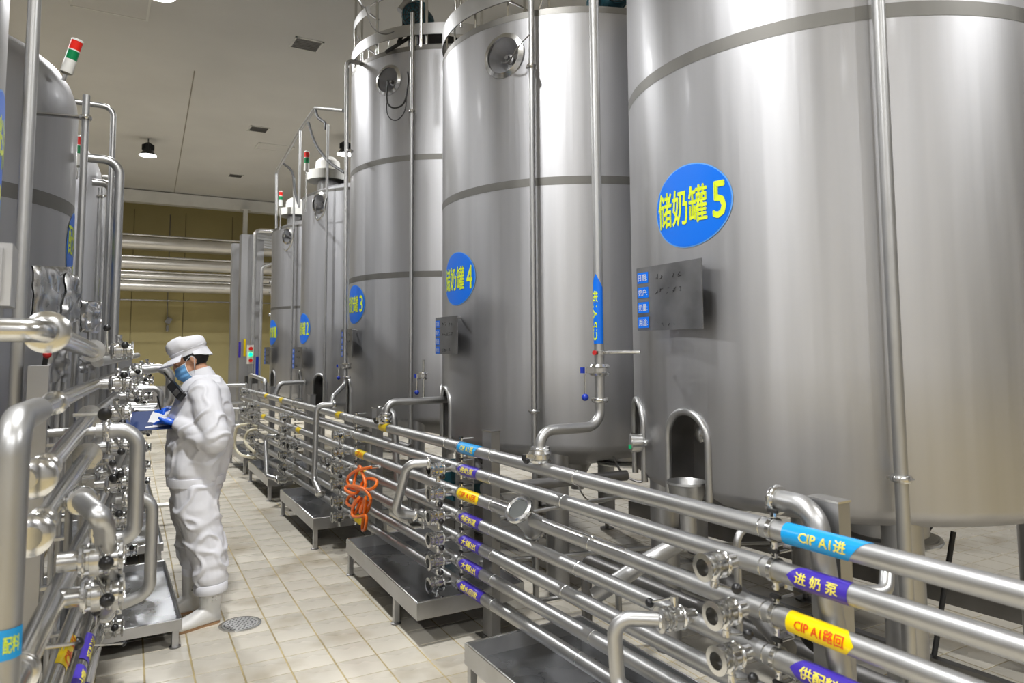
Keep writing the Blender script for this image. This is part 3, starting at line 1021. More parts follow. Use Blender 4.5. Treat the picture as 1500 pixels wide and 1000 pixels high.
TAPES = {
    1: [(3.70, 3.42, TAPE_BLUE, 'CIP A1进', TXT_YELLOW, 2), (1.470, 1.195, TAPE_BLUE, 'CIP A1进', TXT_YELLOW, 2), (6.05, 5.93, TAPE_YELLOW, '', TXT_RED, 0), (8.2, 8.05, TAPE_YELLOW, '', TXT_RED, 0), (9.0, 8.86, TAPE_YELLOW, '', TXT_RED, 0), (4.97, 4.82, TAPE_YELLOW, '', TXT_RED, 0)],
    2: [(3.67, 3.45, TAPE_PURPLE, '进奶泵', TXT_YELLOW, -1), (1.455, 1.26, TAPE_PURPLE, '进 奶 泵', TXT_YELLOW, -1)],
    3: [(3.69, 3.42, TAPE_YELLOW, 'CIP A1回', TXT_RED, 1), (1.465, 1.245, TAPE_YELLOW, 'CIP A1路回', TXT_RED, 1), (5.50, 5.30, TAPE_YELLOW, 'CIP A1', TXT_RED, 0), (7.42, 7.25, TAPE_YELLOW, '', TXT_RED, 0), (9.15, 8.95, TAPE_YELLOW, '', TXT_RED, 0)],
    4: [(3.66, 3.42, TAPE_PURPLE, '供配料罐', TXT_YELLOW, -1), (1.455, 1.22, TAPE_PURPLE, '供配料罐', TXT_YELLOW, -1), (5.45, 5.28, TAPE_YELLOW, '', TXT_RED, 0)],
    5: [(3.66, 3.42, TAPE_PURPLE, '大罐出', TXT_YELLOW, -1)],
    6: [(3.66, 3.42, TAPE_PURPLE, '大罐出', TXT_YELLOW, -1)],
    7: [(3.67, 3.40, TAPE_PURPLE, '碱水回收', TXT_YELLOW, -1), (5.50, 5.32, TAPE_YELLOW, '', TXT_RED, 0)],
}
for r in range(1, 8):
    z = ROWZ[r]
    t = thing('manifold_pipe', '%s long horizontal steel pipe of the right-hand rack, running down the aisle' % ROWN[r], 'pipe', (MX, 0.3, z), 0)
    y_end = 10.6
    segs = [0.25, 1.56, 2.45 + 0.1 * (r % 3), 3.3, 3.86, 5.75, 7.6, 9.4, y_end]
    for k in range(len(segs) - 1):
        o = MB().cyl((MX, segs[k], z), (MX, segs[k + 1], z), PR, n=24).build('tube', PIPE, t)
    for y in segs[1:-1]:
        MB().lathe((MX, y - 0.003, z), (0, 1, 0), [(0, PR), (0.001, PR + 0.0015), (0.005, PR + 0.0015), (0.006, PR)], 24, False, False).build('weld', PIPE2, t)
    for y in POSTY:
        c = MB()
        yy = y + 0.06
        c.lathe((MX, yy - 0.008, z), (0, 1, 0), [(0, PR + 0.001), (0, PR + 0.007), (0.016, PR + 0.007), (0.016, PR + 0.001)], 20, False, False)
        for s in (-1, 1):
            c.cyl((MX - 0.0, yy, z + s * (PR + 0.005)), (MX, yy, z + s * (PR + 0.028)), 0.009, n=8)
            c.cyl((MX - 0.014, yy, z + s * (PR + 0.018)), (MX + 0.075, yy, z + s * (PR + 0.018)), 0.004, n=6)
        co_ = c.build('pipe_clamp', PIPE2, t)
        if y < 6:
            MB().box(MX - 0.004, yy, z + PR + 0.026, 0.012, 0.034, 0.010).box(MX - 0.004, yy, z + PR + 0.018, 0.010, 0.010, 0.02).build('wing_nut', RUBBER, co_)
    for (ya, yb, m, tx, tm, ar) in TAPES.get(r, ()):
        to = tape(t, MX, ya, yb, z, PR, m, tx, tm, ar, 0.55 if ar == 2 else 0.72, 0.036)
        col = {TAPE_BLUE: 'light-blue tape', TAPE_PURPLE: 'purple tape', TAPE_YELLOW: 'yellow tape'}[m]
        tag(to, col + (' with lettering' if tx else ''))

# posts
for k, y in enumerate(POSTY):
    t = thing('rack_post', ('stainless box post of the pipe rack nearest the camera', 'stainless box post beside the purple tapes, in front of tank 4',
                            'stainless box post behind the orange hose', 'stainless box post between the second and third valve stacks', 'last stainless box post of the right-hand rack')[k], 'post', (1.92, y, 0))
    top = 1.13
    MB().box(1.962, y - 0.03, top / 2 + 0.005, 0.055, 0.105, top - 0.01).build('column', POST, t)
    MB().box(1.962, y - 0.03, top + 0.003, 0.062, 0.112, 0.006).build('cap', PIPE2, t)
    MB().box(1.962, y - 0.03, 0.004, 0.13, 0.16, 0.008).build('base_plate', PIPE2, t)
    for r in range(1, 8):
        MB().box(1.89, y + 0.03, ROWZ[r] - PR - 0.018, 0.10, 0.03, 0.012).build('bracket', PIPE2, t)
    for (dx, dy) in ((0.05, 0.06), (-0.05, -0.06)):
        MB().cyl((1.962 + dx, y - 0.03 + dy, 0.008), (1.962 + dx, y - 0.03 + dy, 0.03), 0.007, n=6).build('anchor_bolt', PIPE2, t)

# drip trays
def drip_tray(x0, y0, x1, y1, zt, depth, label, skew=0.0, inset=0.03):
    t = thing('drip_tray', label, 'tray', ((x0 + x1) / 2, (y0 + y1) / 2, 0))
    w = 0.012
    zb = zt - depth
    sk = lambda x, y: (x + skew * (y - y0), y)
    def P(x, y, z):
        a, b = sk(x, y); return Vector((a, b, z))
    m = MB()
    # walls with rolled rims
    cs = [(x0, y0), (x1, y0), (x1, y1), (x0, y1)]
    ins = [(x0 + w, y0 + w), (x1 - w, y0 + w), (x1 - w, y1 - w), (x0 + w, y1 - w)]
    b = len(m.v)
    for (x, y) in cs: m.v.append(P(x, y, zb))
    for (x, y) in cs: m.v.append(P(x, y, zt))
    for (x, y) in ins: m.v.append(P(x, y, zt))
    for (x, y) in ins: m.v.append(P(x, y, zb + 0.008))
    for k in range(4):
        k2 = (k + 1) % 4
        m.face([b + k, b + k2, b + 4 + k2, b + 4 + k])
        m.face([b + 4 + k, b + 4 + k2, b + 8 + k2, b + 8 + k])
        m.face([b + 8 + k, b + 8 + k2, b + 12 + k2, b + 12 + k])
    m.face([b + 3, b + 2, b + 1, b])
    m.build('rim', TRAY, t)
    lp = [P(x, y, zt) for x, y in ((x0 + 0.006, y0 + 0.006), (x1 - 0.006, y0 + 0.006), (x1 - 0.006, y1 - 0.006), (x0 + 0.006, y1 - 0.006))]
    MB().tube(fillet(lp + [lp[0], lp[1]], 0.006, 2), 0.0062, 8).build('rolled_lip', PIPE2, t)
    p = MB(); nx, ny = 8, 8
    xm, ym = (x0 + x1) / 2, (y0 + y1) / 2
    p.grid(lambda u, v: P(x0 + w + (x1 - x0 - 2 * w) * u, y0 + w + (y1 - y0 - 2 * w) * v, zb + 0.009 + 0.008 * (abs(u - 0.5) + abs(v - 0.5))), nx, ny)
    p.build('pan', TRAYIN, t)
    for (x, y) in ((x0 + 0.025, y0 + inset), (x1 - 0.03, y0 + inset), (x0 + 0.025, y1 - 0.03), (x1 - 0.03, y1 - 0.03)):
        a = P(x, y, 0)
        l = MB().box(a.x, a.y, zb / 2 + 0.006, 0.032, 0.032, zb - 0.006).build('leg', TRAY, t)
        MB().lathe((a.x, a.y, 0), (0, 0, 1), [(0, 0.03), (0.006, 0.03), (0.012, 0.015)], 14).build('foot', DARKST, l)
    MB().cyl(P(xm, ym, zb - 0.06), P(xm, ym, zb), 0.02, n=12).build('drain_stub', PIPE, t)
    return t
drip_tray(1.49, 1.62, 2.15, 3.04, 0.245, 0.09, 'drip tray nearest the camera, cut by the bottom edge of the picture', 0.02)
drip_tray(1.53, 3.63, 2.2, 5.10, 0.245, 0.09, 'long drip tray on legs below the orange hose and the first post', 0.05, 0.42)
drip_tray(1.56, 5.83, 2.2, 7.20, 0.245, 0.09, 'drip tray holding a shallow bright puddle, second beyond the orange hose', 0.03)
drip_tray(1.63, 7.91, 2.3, 9.25, 0.245, 0.09, 'drip tray with the slanting jumper pipe standing in it', 0.03)
drip_tray(1.70, 9.75, 2.3, 10.9, 0.245, 0.09, 'farthest drip tray on the right with a cream hose end', 0.0)

# jumper bends hanging from valves
def jumper(label, pts, r, rad, c0=None, c1=None, m=None):
    t = thing('jumper_pipe', label, 'pipe', pts[0], 0)
    MB().pipe(pts, r, rad, 16, 7).build('tube', m or PIPE, t)
    pts = [Vector(p) for p in pts]
    clamp_on(pts[0], pts[1] - pts[0], r - 0.004, t)
    clamp_on(pts[-1], pts[-2] - pts[-1], r - 0.004, t)
    return t
XJ = 1.58
jumper('bent jumper pipe hanging from the topmost valve beside the purple tapes', [(1.66, 3.77, 0.955), (1.55, 3.82, 0.95), on_x(578, 752, 1.55), (1.67, 3.99, 0.62)], 0.026, 0.06)
jumper('bent jumper pipe dropping out of the picture above the nearest tray', [(1.70, 1.90, 0.675), (1.57, 2.00, 0.675), (1.57, 1.985, 0.48), (1.57, 1.87, 0.34), (1.66, 1.80, 0.28)], 0.026, 0.06)
jumper('tall narrow jumper pipe hooked over the top pipe left of the orange hose', [(1.80, 6.10, 1.13), (1.66, 6.15, 1.12), (1.64, 6.12, 0.50), (1.64, 5.92, 0.42)], 0.024, 0.06)
jumper('slanting jumper pipe with white shine standing over the fourth tray', [(1.68, 7.75, 0.69), (1.60, 7.95, 0.69), (1.58, 7.72, 0.30), (1.66, 7.60, 0.28)], 0.022, 0.05)
jumper('level top jumper pipe at the far end of the rack', [(1.86, 10.3, 1.05), (1.86, 10.3, 1.26), (1.86, 9.3, 1.22), (1.86, 9.3, 1.06)], 0.026, 0.06)
for k, (za, zb) in enumerate(((1.12, 0.88), (0.80, 0.62), (0.58, 0.34))):
    jumper('%s U-shaped jumper just right of the white sleeve' % ('upper', 'middle', 'lower')[k], [(1.80, 10.25, za), (1.52, 10.35, za), (1.52, 10.4, zb), (1.80, 10.3, zb)], 0.022, 0.06)
hose = thing('cream_hose', 'cream plastic hose looping down into the farthest drip tray', 'hose', (1.6, 9.6, 0.3))
MB().tube(spline([(1.76, 9.2, 0.66), (1.66, 9.35, 0.68), (1.58, 9.55, 0.62), (1.57, 9.6, 0.40), (1.62, 9.45, 0.30), (1.70, 9.0, 0.31)], 8), 0.017, 10).build('tube', CREAM, hose)
MB().tube(spline([(1.74, 9.1, 0.64), (1.64, 9.1, 0.62), (1.60, 9.1, 0.5), (1.66, 8.8, 0.40)], 8), 0.017, 10).build('tube', CREAM, hose)
clone(VALVE0, VALVE0_SNAP, MXY(1.735, 4.02, 0.60, PI * 1.5 + 0.5), 'valve at the lower end of the bent jumper, right of the orange hose')
clone(VALVE0, VALVE0_SNAP, MXY(1.74, 1.88, 0.68, PI * 0.93, PI), 'upside-down valve with its knob up, where the near jumper bends down')
clone(VALVE0, VALVE0_SNAP, MXY(1.735, 6.05, 0.66, PI), 'valve in the middle of the tall narrow jumper pipe')
clone(VALVE0, VALVE0_SNAP, MXY(1.72, 7.2, 0.66, PI * 1.1), 'lone valve on the fourth pipe row between two stacks')
clone(VALVE0, VALVE0_SNAP, MXY(1.74, 9.95, 1.04, PI, 0.2), 'valve at the far end of the top pipe beside the level jumper')
clone(VALVE0, VALVE0_SNAP, MXY(1.74, 10.0, 0.80, PI, 0.2), 'valve at the far end of the third pipe beside the U-shaped jumpers')

# orange hose
oh = thing('orange_hose', 'bright orange coiled air hose hanging in loops on the pipe rack', 'hose', (1.7, 5.1, 0.4))
oc = [on_x(545, 684, 1.72), on_x(520, 690, 1.70), on_x(509, 702, 1.70), on_x(517, 716, 1.70), on_x(535, 712, 1.68), on_x(530, 690, 1.72), on_x(526, 684, 1.73), on_x(519, 712, 1.69), on_x(544, 716, 1.66), on_x(552, 704, 1.70),
      on_x(535, 702, 1.73), on_x(522, 722, 1.68), on_x(507, 718, 1.66), on_x(509, 712, 1.68), on_x(530, 714, 1.66), on_x(543, 730, 1.66), on_x(535, 745, 1.70), on_x(515, 726, 1.72), on_x(508, 736, 1.70), on_x(516, 741, 1.68), on_x(526, 728, 1.66),
      on_x(516, 745, 1.66), on_x(520, 752, 1.68), on_x(530, 730, 1.70), on_x(528, 750, 1.67), on_x(536, 728, 1.65), on_x(534, 752, 1.68), on_x(541, 738, 1.70), on_x(522, 732, 1.68), on_x(516, 753, 1.66), on_x(524, 757, 1.66),
      on_x(536, 755, 1.67), on_x(535, 774, 1.68), on_x(531, 775, 1.70), on_x(532, 758, 1.70)]
MB().tube(spline(oc, 6), 0.0115, 10).build('tube', ORANGE, oh)
MB().cyl(on_x(541, 684, 1.72), on_x(556, 683, 1.74), 0.012, n=10).build('coupling', PIPE2, oh)

# sight glass on the third row
sg = thing('sight_glass', 'tilted round sight glass with clear window in the third pipe row', 'sight glass', (1.80, 2.96, 0.79))
c = Vector((1.81, 2.96, 0.785)); ax = Vector((-0.68, -0.22, 0.70)).normalized()
MB().lathe(c - ax * 0.105, ax, [(0, 0.034), (0.01, 0.044), (0.03, 0.050), (0.16, 0.052), (0.17, 0.058)], 28).build('chamber', PIPE, sg)
MB().lathe(c + ax * 0.060, ax, [(0, 0.058), (0.003, 0.068), (0.014, 0.073), (0.026, 0.070), (0.030, 0.058), (0.027, 0.050)], 30, False, False).build('clamp_ring', PIPE2, sg)
MB().lathe(c + ax * 0.078, ax, [(0, 0.051), (0.006, 0.051)], 28).build('window', GLASS, sg)
MB().lathe(c - ax * 0.098, ax, [(0, 0.036), (0.003, 0.058), (0.016, 0.058), (0.019, 0.046)], 26).build('clamp_ring', PIPE2, sg)
cable('sensor_wire', 'thin grey wire clipped along the third pipe row beside the sight glass', [(1.79, 3.35, 0.835), (1.79, 3.0, 0.84), (1.79, 2.6, 0.822), (1.79, 2.2, 0.825)], 0.004, PIPE2, 'wire')

# pipes standing up in front of the tanks
def shaft(k, ang, rr, z0, z1, r, label, cz=(), rad=None, extra=None):
    cx, cy = TANKS[k]
    x, y = cx + rr * math.cos(D(ang)), cy + rr * math.sin(D(ang))
    t = thing('riser_pipe', label, 'pipe', (x, y, z0))
    MB().cyl((x, y, z0), (x, y, z1), r, n=20).build('tube', PIPE, t)
    for z in cz:
        clamp_on((x, y, z), (0, 0, 1), r - 0.002, t)
        MB().box((x + cx + 1.05 * math.cos(D(ang))) / 2, (y + cy + 1.05 * math.sin(D(ang))) / 2, z, 0.03, 0.03, 0.02).build('stand_off', PIPE2, t)
    return t
shaft(5, -134.5, 1.14, 0.06, 4.5, 0.024, 'steel riser pipe crossing the huge tank marked 5, clamp near its foot', (1.115,))
shaft(4, -139.0, 1.14, 0.06, 4.4, 0.019, 'slim steel riser pipe with clamp crossing the tank marked 4 near its middle', (3.45, 1.20))
shaft(3, -133.5, 1.13, 0.06, 4.75, 0.019, 'slim steel riser pipe crossing the tall tank just right of its porthole', (3.80,))
shaft(2, -146.5, 1.13, 0.3, 4.33, 0.016, 'thin riser pipe under the upper black cable of the diagonal handrail', ())
shaft(1, -144.0, 1.12, 0.3, 4.12, 0.016, 'farthest thin riser pipe, under the low end of the diagonal handrail', ())

# filling line of tank 4 with hanging blue-knob valve
def fill_line(x, y, ztop, zv, ze, x_row, label, rr=0.025, blue=True, valve_lab=''):
    t = thing('fill_pipe', label, 'pipe', (x, y, ze))
    MB().pipe([(x, y, ztop), (x, y, ze), (x_row, y, ze), (x_row, y, ROWZ[1] + 0.03)], rr, 0.085, 18, 8).build('tube', PIPE, t)
    clamp_on((x, y, ze + 0.13), (0, 0, 1), rr, t)
    clamp_on((x_row, y, ze - 0.085), (0, 0, 1), rr + 0.006, t)
    return t
def inline_valve(x, y, z, r, label, knobm, hx=-0.09, drop=0.12):
    t = thing('butterfly_valve', label, 'valve', (x, y, z))
    MB().lathe((x, y, z - 0.03), (0, 0, 1), [(0, r + 0.002), (0.002, r + 0.02), (0.014, r + 0.028), (0.02, r + 0.018), (0.04, r + 0.018), (0.046, r + 0.028), (0.058, r + 0.02), (0.06, r + 0.002)], 28).build('valve_body', PIPE2, t)
    MB().box(x + hx * 0.55, y, z, abs(hx) * 0.9, 0.03, 0.03).build('stem', PIPE2, t)
    h = MB().cyl((x + hx, y, z + 0.01), (x + hx, y, z - drop), 0.005, n=8).lathe((x + hx, y, z - 0.014), (0, 0, 1), [(0, 0.012), (0.03, 0.012)], 12).build('handle', knobm if False else PIPE2, t)
    MB().ball((x + hx, y, z - drop - 0.012), 0.018, 14).build('knob', knobm, h)
    MB().box(x + hx - 0.014, y, z, 0.012, 0.022, 0.028).build('cap', knobm, h)
    return t
fp = fill_line(2.175, 2.85, 3.9, 1.49, 1.212, 1.82, 'filling pipe with blue tape that bends twice down to the top pipe by tank 5')
inline_valve(2.175, 2.85, 1.49, 0.025, 'clamped valve with a hanging blue ball knob on the taped filling pipe', BLUEKNOB)
tp = MB(); Rp = 0.0265
def vp_map(u, v): 
    a = D(205) - u / Rp * 1.0
    return (2.175 + Rp * math.cos(a), 2.85 + Rp * math.sin(a), 1.79 + v)
nn = 8
for i in range(nn + 1):
    ua = (-0.5 + i / nn) * 0.075
    top = 0.15 if False else 0.15 + 0.07 * (1 - abs(i - nn / 2) / (nn / 2))
    tp.v.append(Vector(vp_map(ua, -0.17))); tp.v.append(Vector(vp_map(ua, top - 0.04)))
for i in range(nn):
    tp.face([2 * i, 2 * i + 2, 2 * i + 3, 2 * i + 1])
tpo = tag(tp.build('tape', SIGNBLUE, fp), 'blue tape arrow with lime lettering')
lt = MB(); Rp = 0.0278
text_fit(lt, 'CIP A1进', 0.25, 0.036, lambda u, v: vp_map(-v + 0.008, u - 0.03), 0.025)
lt.build('lettering', LIME, tpo)
nz = thing('lever_handle', 'short cream lever handle with a red collar on the taped filling pipe', 'handle', (2.18, 2.85, 1.575))
MB().lathe((2.175, 2.85, 1.565), (0, 0, 1), [(0, 0.03), (0.02, 0.03)], 16).build('collar', PIPE2, nz)
MB().cyl((2.135, 2.83, 1.575), (2.125, 2.825, 1.575), 0.012, n=10).build('red_nut', REDP, nz)
MB().tube([(2.20, 2.83, 1.575), (2.24, 2.72, 1.578), (2.28, 2.66, 1.578)], 0.008, 8).build('lever', PIPE2, nz)
inline_valve(1.82, 2.85, 1.095, 0.030, 'valve with a black knob under the lower elbow of the taped filling pipe', BLACK, -0.075, 0.0)
# second level feed pipe into tank 4
t = thing('fill_pipe', 'level elbow pipe running from the top pipe into the side of tank 4', 'pipe', (1.82, 4.9, 1.03))
MB().pipe([(1.82, 4.9, 1.06), (1.82, 4.9, 1.218), (2.30, 4.9, 1.218)], 0.026, 0.08, 18, 8).build('tube', PIPE, t)
clamp_on((1.82, 4.9, 1.135), (0, 0, 1), 0.030, t); clamp_on((1.82, 4.9, 1.10), (0, 0, 1), 0.026, t)
inline_valve(1.82, 4.93, 1.095, 0.026, 'small valve with a black knob under the level elbow pipe', BLACK, -0.06, 0.0)
# S bend for tank 3
pts = [on_y(505, 103, 6.75), on_y(498, 560, 6.55)]
t = thing('fill_pipe', 'tall thin pipe left of tank 3 with elbow top and S-bend at its foot', 'pipe', (2.1, 6.6, 1.2))
MB().pipe([(2.28, 6.80, 4.49), (2.085, 6.80, 4.49), (2.085, 6.74, 1.26), (1.93, 6.60, 1.16), (1.90, 6.58, 1.05)], 0.020, 0.06, 14, 6).build('tube', PIPE, t)
clamp_on((2.10, 6.72, 1.33), (0, 0, 1), 0.02, t); clamp_on((1.905, 6.585, 1.075), (0, 0, 1), 0.022, t); clamp_on((2.11, 6.74, 3.55), (0, 0, 1), 0.018, t)
inline_valve(2.10, 6.73, 1.44, 0.020, 'valve with a blue knob on the tall thin pipe left of tank 3', BLUEKNOB, -0.08, 0.10)
_v = inline_valve(2.12, 4.93, 1.40, 0.008, 'small blue-knob valve hanging between tanks 3 and 4', BLUEKNOB, -0.05, 0.11)
MB().cyl((2.12, 4.92, 1.22), (2.12, 4.92, 1.52), 0.009, n=10).build('stub_pipe', PIPE2, _v)
# elbows of tanks 1 and 2
jumper('white-gleaming elbow pipe feeding tank 2', [(2.25, 8.9, 1.20), (1.95, 8.9, 1.19), (1.90, 8.9, 1.05)], 0.028, 0.07)
jumper('short elbow pipe rising behind the top pipe beside the second post', [(1.99, 5.45, 1.11), (2.03, 5.30, 1.12), (2.05, 5.25, 0.55)], 0.028, 0.07)
# gauges and niches
gg = thing('dial_gauge', 'round steel gauge with a green mark poking out of the side niche of tank 5', 'gauge', (2.30, 2.92, 1.12))
ax = Vector((-0.80, 0.45, 0.0)).normalized(); c = Vector((2.43, 2.75, 1.125))
MB().lathe(c, ax, [(0, 0.02), (0.05, 0.02), (0.06, 0.045), (0.10, 0.048), (0.115, 0.05)], 28).build('housing', PIPE2, gg)
MB().lathe(c + ax * 0.115, ax, [(0, 0.044), (0.002, 0.044)], 28).build('dial', PIPE2, gg)
_, u, w = frame_of(ax)
MB().box(*(c + ax * 0.118 + Vector((0, 0, -0.02))), 0.003, 0.022, 0.02).build('green_mark', mat('green_mark', (0.0, 0.45, 0.15), 0.4), gg)
fn_ = thing('funnel_cup', 'wide steel cup and drain elbow below the front niche of tank 5', 'funnel', (2.30, 2.4, 0.9))
MB().lathe((2.30, 2.39, 0.885), (0, 0, 1), [(0, 0.04), (0.01, 0.055), (0.06, 0.075), (0.10, 0.082), (0.11, 0.088), (0.12, 0.086), (0.11, 0.078), (0.03, 0.05)], 30, True, True).build('cup', PIPE, fn_)
MB().pipe([(2.30, 2.39, 0.89), (2.30, 2.38, 0.76), (2.14, 2.48, 0.66), (1.95, 2.62, 0.50)], 0.036, 0.07, 18, 8).build('elbow', PIPE, fn_)

# big elbow behind the near post
t = thing('return_bend', 'big curved return pipe rising over the top pipe at the near post', 'pipe', (1.90, 1.45, 0.5))
MB().pipe([(1.885, 1.555, 1.115), (1.885, 1.42, 1.115), (1.885, 1.35, 0.62), (1.885, 1.33, 0.40)], 0.034, 0.085, 20, 9).build('tube', PIPE, t)
clamp_on((1.885, 1.56, 1.115), (0.1, -1, 0), 0.032, t)
MB().pipe([(2.02, 1.44, 0.84), (2.14, 1.37, 0.84), (2.20, 1.40, 0.90)], 0.022, 0.04, 14).build('branch', PIPE, t)
MB().torus((1.96, 1.47, 0.72), (0.8, 0.55, 0.1), 0.055, 0.012, 28, 8).build('ring', RUBBER, t)

# rails and service pipes behind the rack
def back(name, label, pts, r, rad=0.05, m=None, cat='pipe', rect=None):
    t = thing(name, label, cat, pts[0], 0)
    if rect:
        for a, b in zip(pts[:-1], pts[1:]):
            a = Vector(a); b = Vector(b); c = (a + b) / 2
            M = Matrix.Rotation(math.atan2(b.y - a.y, b.x - a.x), 3, 'Z')
            MB().box(c.x, c.y, c.z, (b - a).length, rect[0], rect[1], M).build('rail', m or DARKST, t)
    else:
        MB().pipe(pts, r, rad, 14).build('tube', m or DARKST, t)
    return t
back('floor_channel', 'long dark steel rail low on the floor behind the tank legs', [(4.30, 5.2, 0.14), (4.50, 0.6, 0.14)], 0, m=DARKST, cat='rail', rect=(0.05, 0.12))
back('floor_channel', 'second dark steel rail on the floor, closer to the tank legs', [(3.2, 6.5, 0.12), (3.45, 0.9, 0.12)], 0, m=DARKST, cat='rail', rect=(0.045, 0.09))
back('service_pipe', 'level service pipe behind the rack at knee height near tank 5', [(2.26, 0.9, 0.50), (2.26, 3.1, 0.50), (2.26, 3.1, 0.05)], 0.028)
back('service_pipe', 'dark cross pipe running from the near post back under tank 5', [(1.98, 1.62, 0.62), (2.85, 3.0, 0.60)], 0.034)
back('service_pipe', 'upright thin pipe behind the near valve stack', [(2.05, 1.88, 0.05), (2.05, 1.88, 0.93), (2.25, 1.88, 0.93)], 0.014, m=PIPE)
back('service_pipe', 'dark level pipe behind the sight glass under tank 4', [(2.0, 3.78, 0.77), (2.95, 3.60, 0.79)], 0.032)
back('service_pipe', 'level pipe low behind the first post', [(1.99, 3.3, 0.55), (1.99, 4.9, 0.55), (2.5, 4.9, 0.55)], 0.028, m=PIPE)
back('service_pipe', 'thin slanting pipe from the first post to the leg of tank 4', [(1.98, 3.52, 0.66), (2.6, 3.45, 0.70), (3.1, 3.35, 0.72)], 0.010, m=PIPE)
back('service_pipe', 'thin brace pipe between the floor and the first leg of tank 5', [(2.0, 3.2, 0.30), (2.65, 2.95, 0.36)], 0.011, m=PIPE)
back('service_pipe', 'low pipe crossing above the floor under tank 4', [(2.1, 4.0, 0.28), (3.3, 3.6, 0.30), (3.9, 3.3, 0.30)], 0.014, m=PIPE)
back('service_pipe', 'thin upright pipe stub between the legs under tank 4', [(2.35, 2.95, 0.02), (2.35, 2.95, 0.42)], 0.016, m=PIPE)
back('service_pipe', 'dark low frame pipe under tanks 3 and 4', [(2.3, 4.1, 0.62), (2.9, 5.6, 0.62), (3.4, 5.5, 0.62)], 0.03)
back('service_pipe', 'long low pipe behind the second tray', [(2.28, 3.2, 0.42), (2.33, 9.5, 0.42)], 0.03)
back('service_pipe', 'long dark pipe at tank-belly height behind the far rack', [(2.30, 5.6, 0.78), (2.34, 10.5, 0.78)], 0.03)
back('service_pipe', 'black hose stretching slantwise from tank 5 to the floor', [(3.55, 1.92, 0.72), (3.40, 1.98, 0.05)], 0.012, m=RUBBER)
cable('drain_wire', 'black wire bent between tank 5 and its leg', [(3.0, 1.8, 0.70), (3.3, 1.95, 0.66), (3.6, 2.0, 0.78), (3.9, 1.9, 0.9)], 0.010, RUBBER, 'wire')
cable('loop_wire', 'looped dark wire hanging under tank 4', [(2.95, 3.75, 0.92), (3.0, 3.70, 0.78), (3.08, 3.60, 0.74), (3.12, 3.62, 0.86), (3.02, 3.72, 0.93)], 0.007, DARKST, 'wire')
cable('loop_wire', 'pale thin wire sagging between tank 4 and its front leg', [(2.55, 3.6, 0.80), (2.62, 3.58, 0.68), (2.75, 3.55, 0.66), (2.85, 3.5, 0.74)], 0.005, PIPE2, 'wire')
# manhole collars beneath tank 5 and 4
for k, (cx, cy), lab in ((5, (2.95, 2.75), 'round manhole collar hanging under the huge tank beside the funnel cup'), (4, (3.35, 4.1), 'round manhole collar hanging under tank 4'), (6, (3.0, 1.9), 'second round steel collar under tank 5, right of the near post')):
    t = thing('manhole_collar', lab, 'manhole', (cx, cy, 0.75))
    MB().lathe((cx, cy, 0.76), (0, 0, 1), [(0, 0.17), (0.01, 0.19), (0.03, 0.19), (0.04, 0.16), (0.19, 0.16)], 36).build('collar', PIPE, t)
    MB().torus((cx, cy, 0.775), (0, 0, 1), 0.20, 0.012, 36, 8).build('hinge_ring', PIPE2, t)
# teal pump glimpsed under tank 3
t = thing('floor_pump', 'teal floor pump glimpsed under the tanks behind the rack', 'pump', (3.0, 5.9, 0))
pb = Vector((2.75, 5.55, 0.55))
MB().lathe(pb - Vector((0.15, 0, 0)), (1, 0.3, 0), [(0, 0.06), (0.02, 0.11), (0.26, 0.11), (0.28, 0.05)], 24).build('motor_casing', TEAL, t)
MB().box(2.78, 5.55, 0.40, 0.34, 0.24, 0.12).build('mount', TEAL, t)
for dx in (-0.14, 0.14):
    MB().box(2.78 + dx, 5.55, 0.17, 0.03, 0.2, 0.34).build('leg', DARKST, t)

# handrail above tanks 1 and 2
t = thing('service_rail', 'steel handrail stepping diagonally above tanks 1 and 2', 'railing', (2.35, 10.0, 3.5))
RX = 2.36
a = [on_x(404, 335, RX), on_x(405, 252, RX), on_x(440, 190, RX), on_x(462, 158, RX), on_x(503, 162, RX)]
MB().pipe([(RX, 11.2, 3.45), a[1], a[2], a[3], a[4]], 0.022, 0.04, 12, 4).build('rail', PIPE, t)
MB().pipe([on_x(440, 190, RX), (RX, a[2].y, 3.55)], 0.018, 0.03).build('post', PIPE, t)
MB().tube(spline([on_x(462, 160, RX), on_x(466, 172, RX), on_x(476, 180, RX), on_x(477, 190, RX)], 6), 0.018, 8).build('cable', RUBBER, t)
MB().tube(spline([on_x(452, 180, RX), on_x(462, 210, RX), on_x(480, 235, RX), on_x(505, 253, RX)], 6), 0.018, 8).build('cable', RUBBER, t)
MB().tube(spline([on_x(416, 240, RX), on_x(428, 252, RX), on_x(432, 280, RX), on_x(438, 302, RX)], 6), 0.018, 8).build('cable', RUBBER, t)

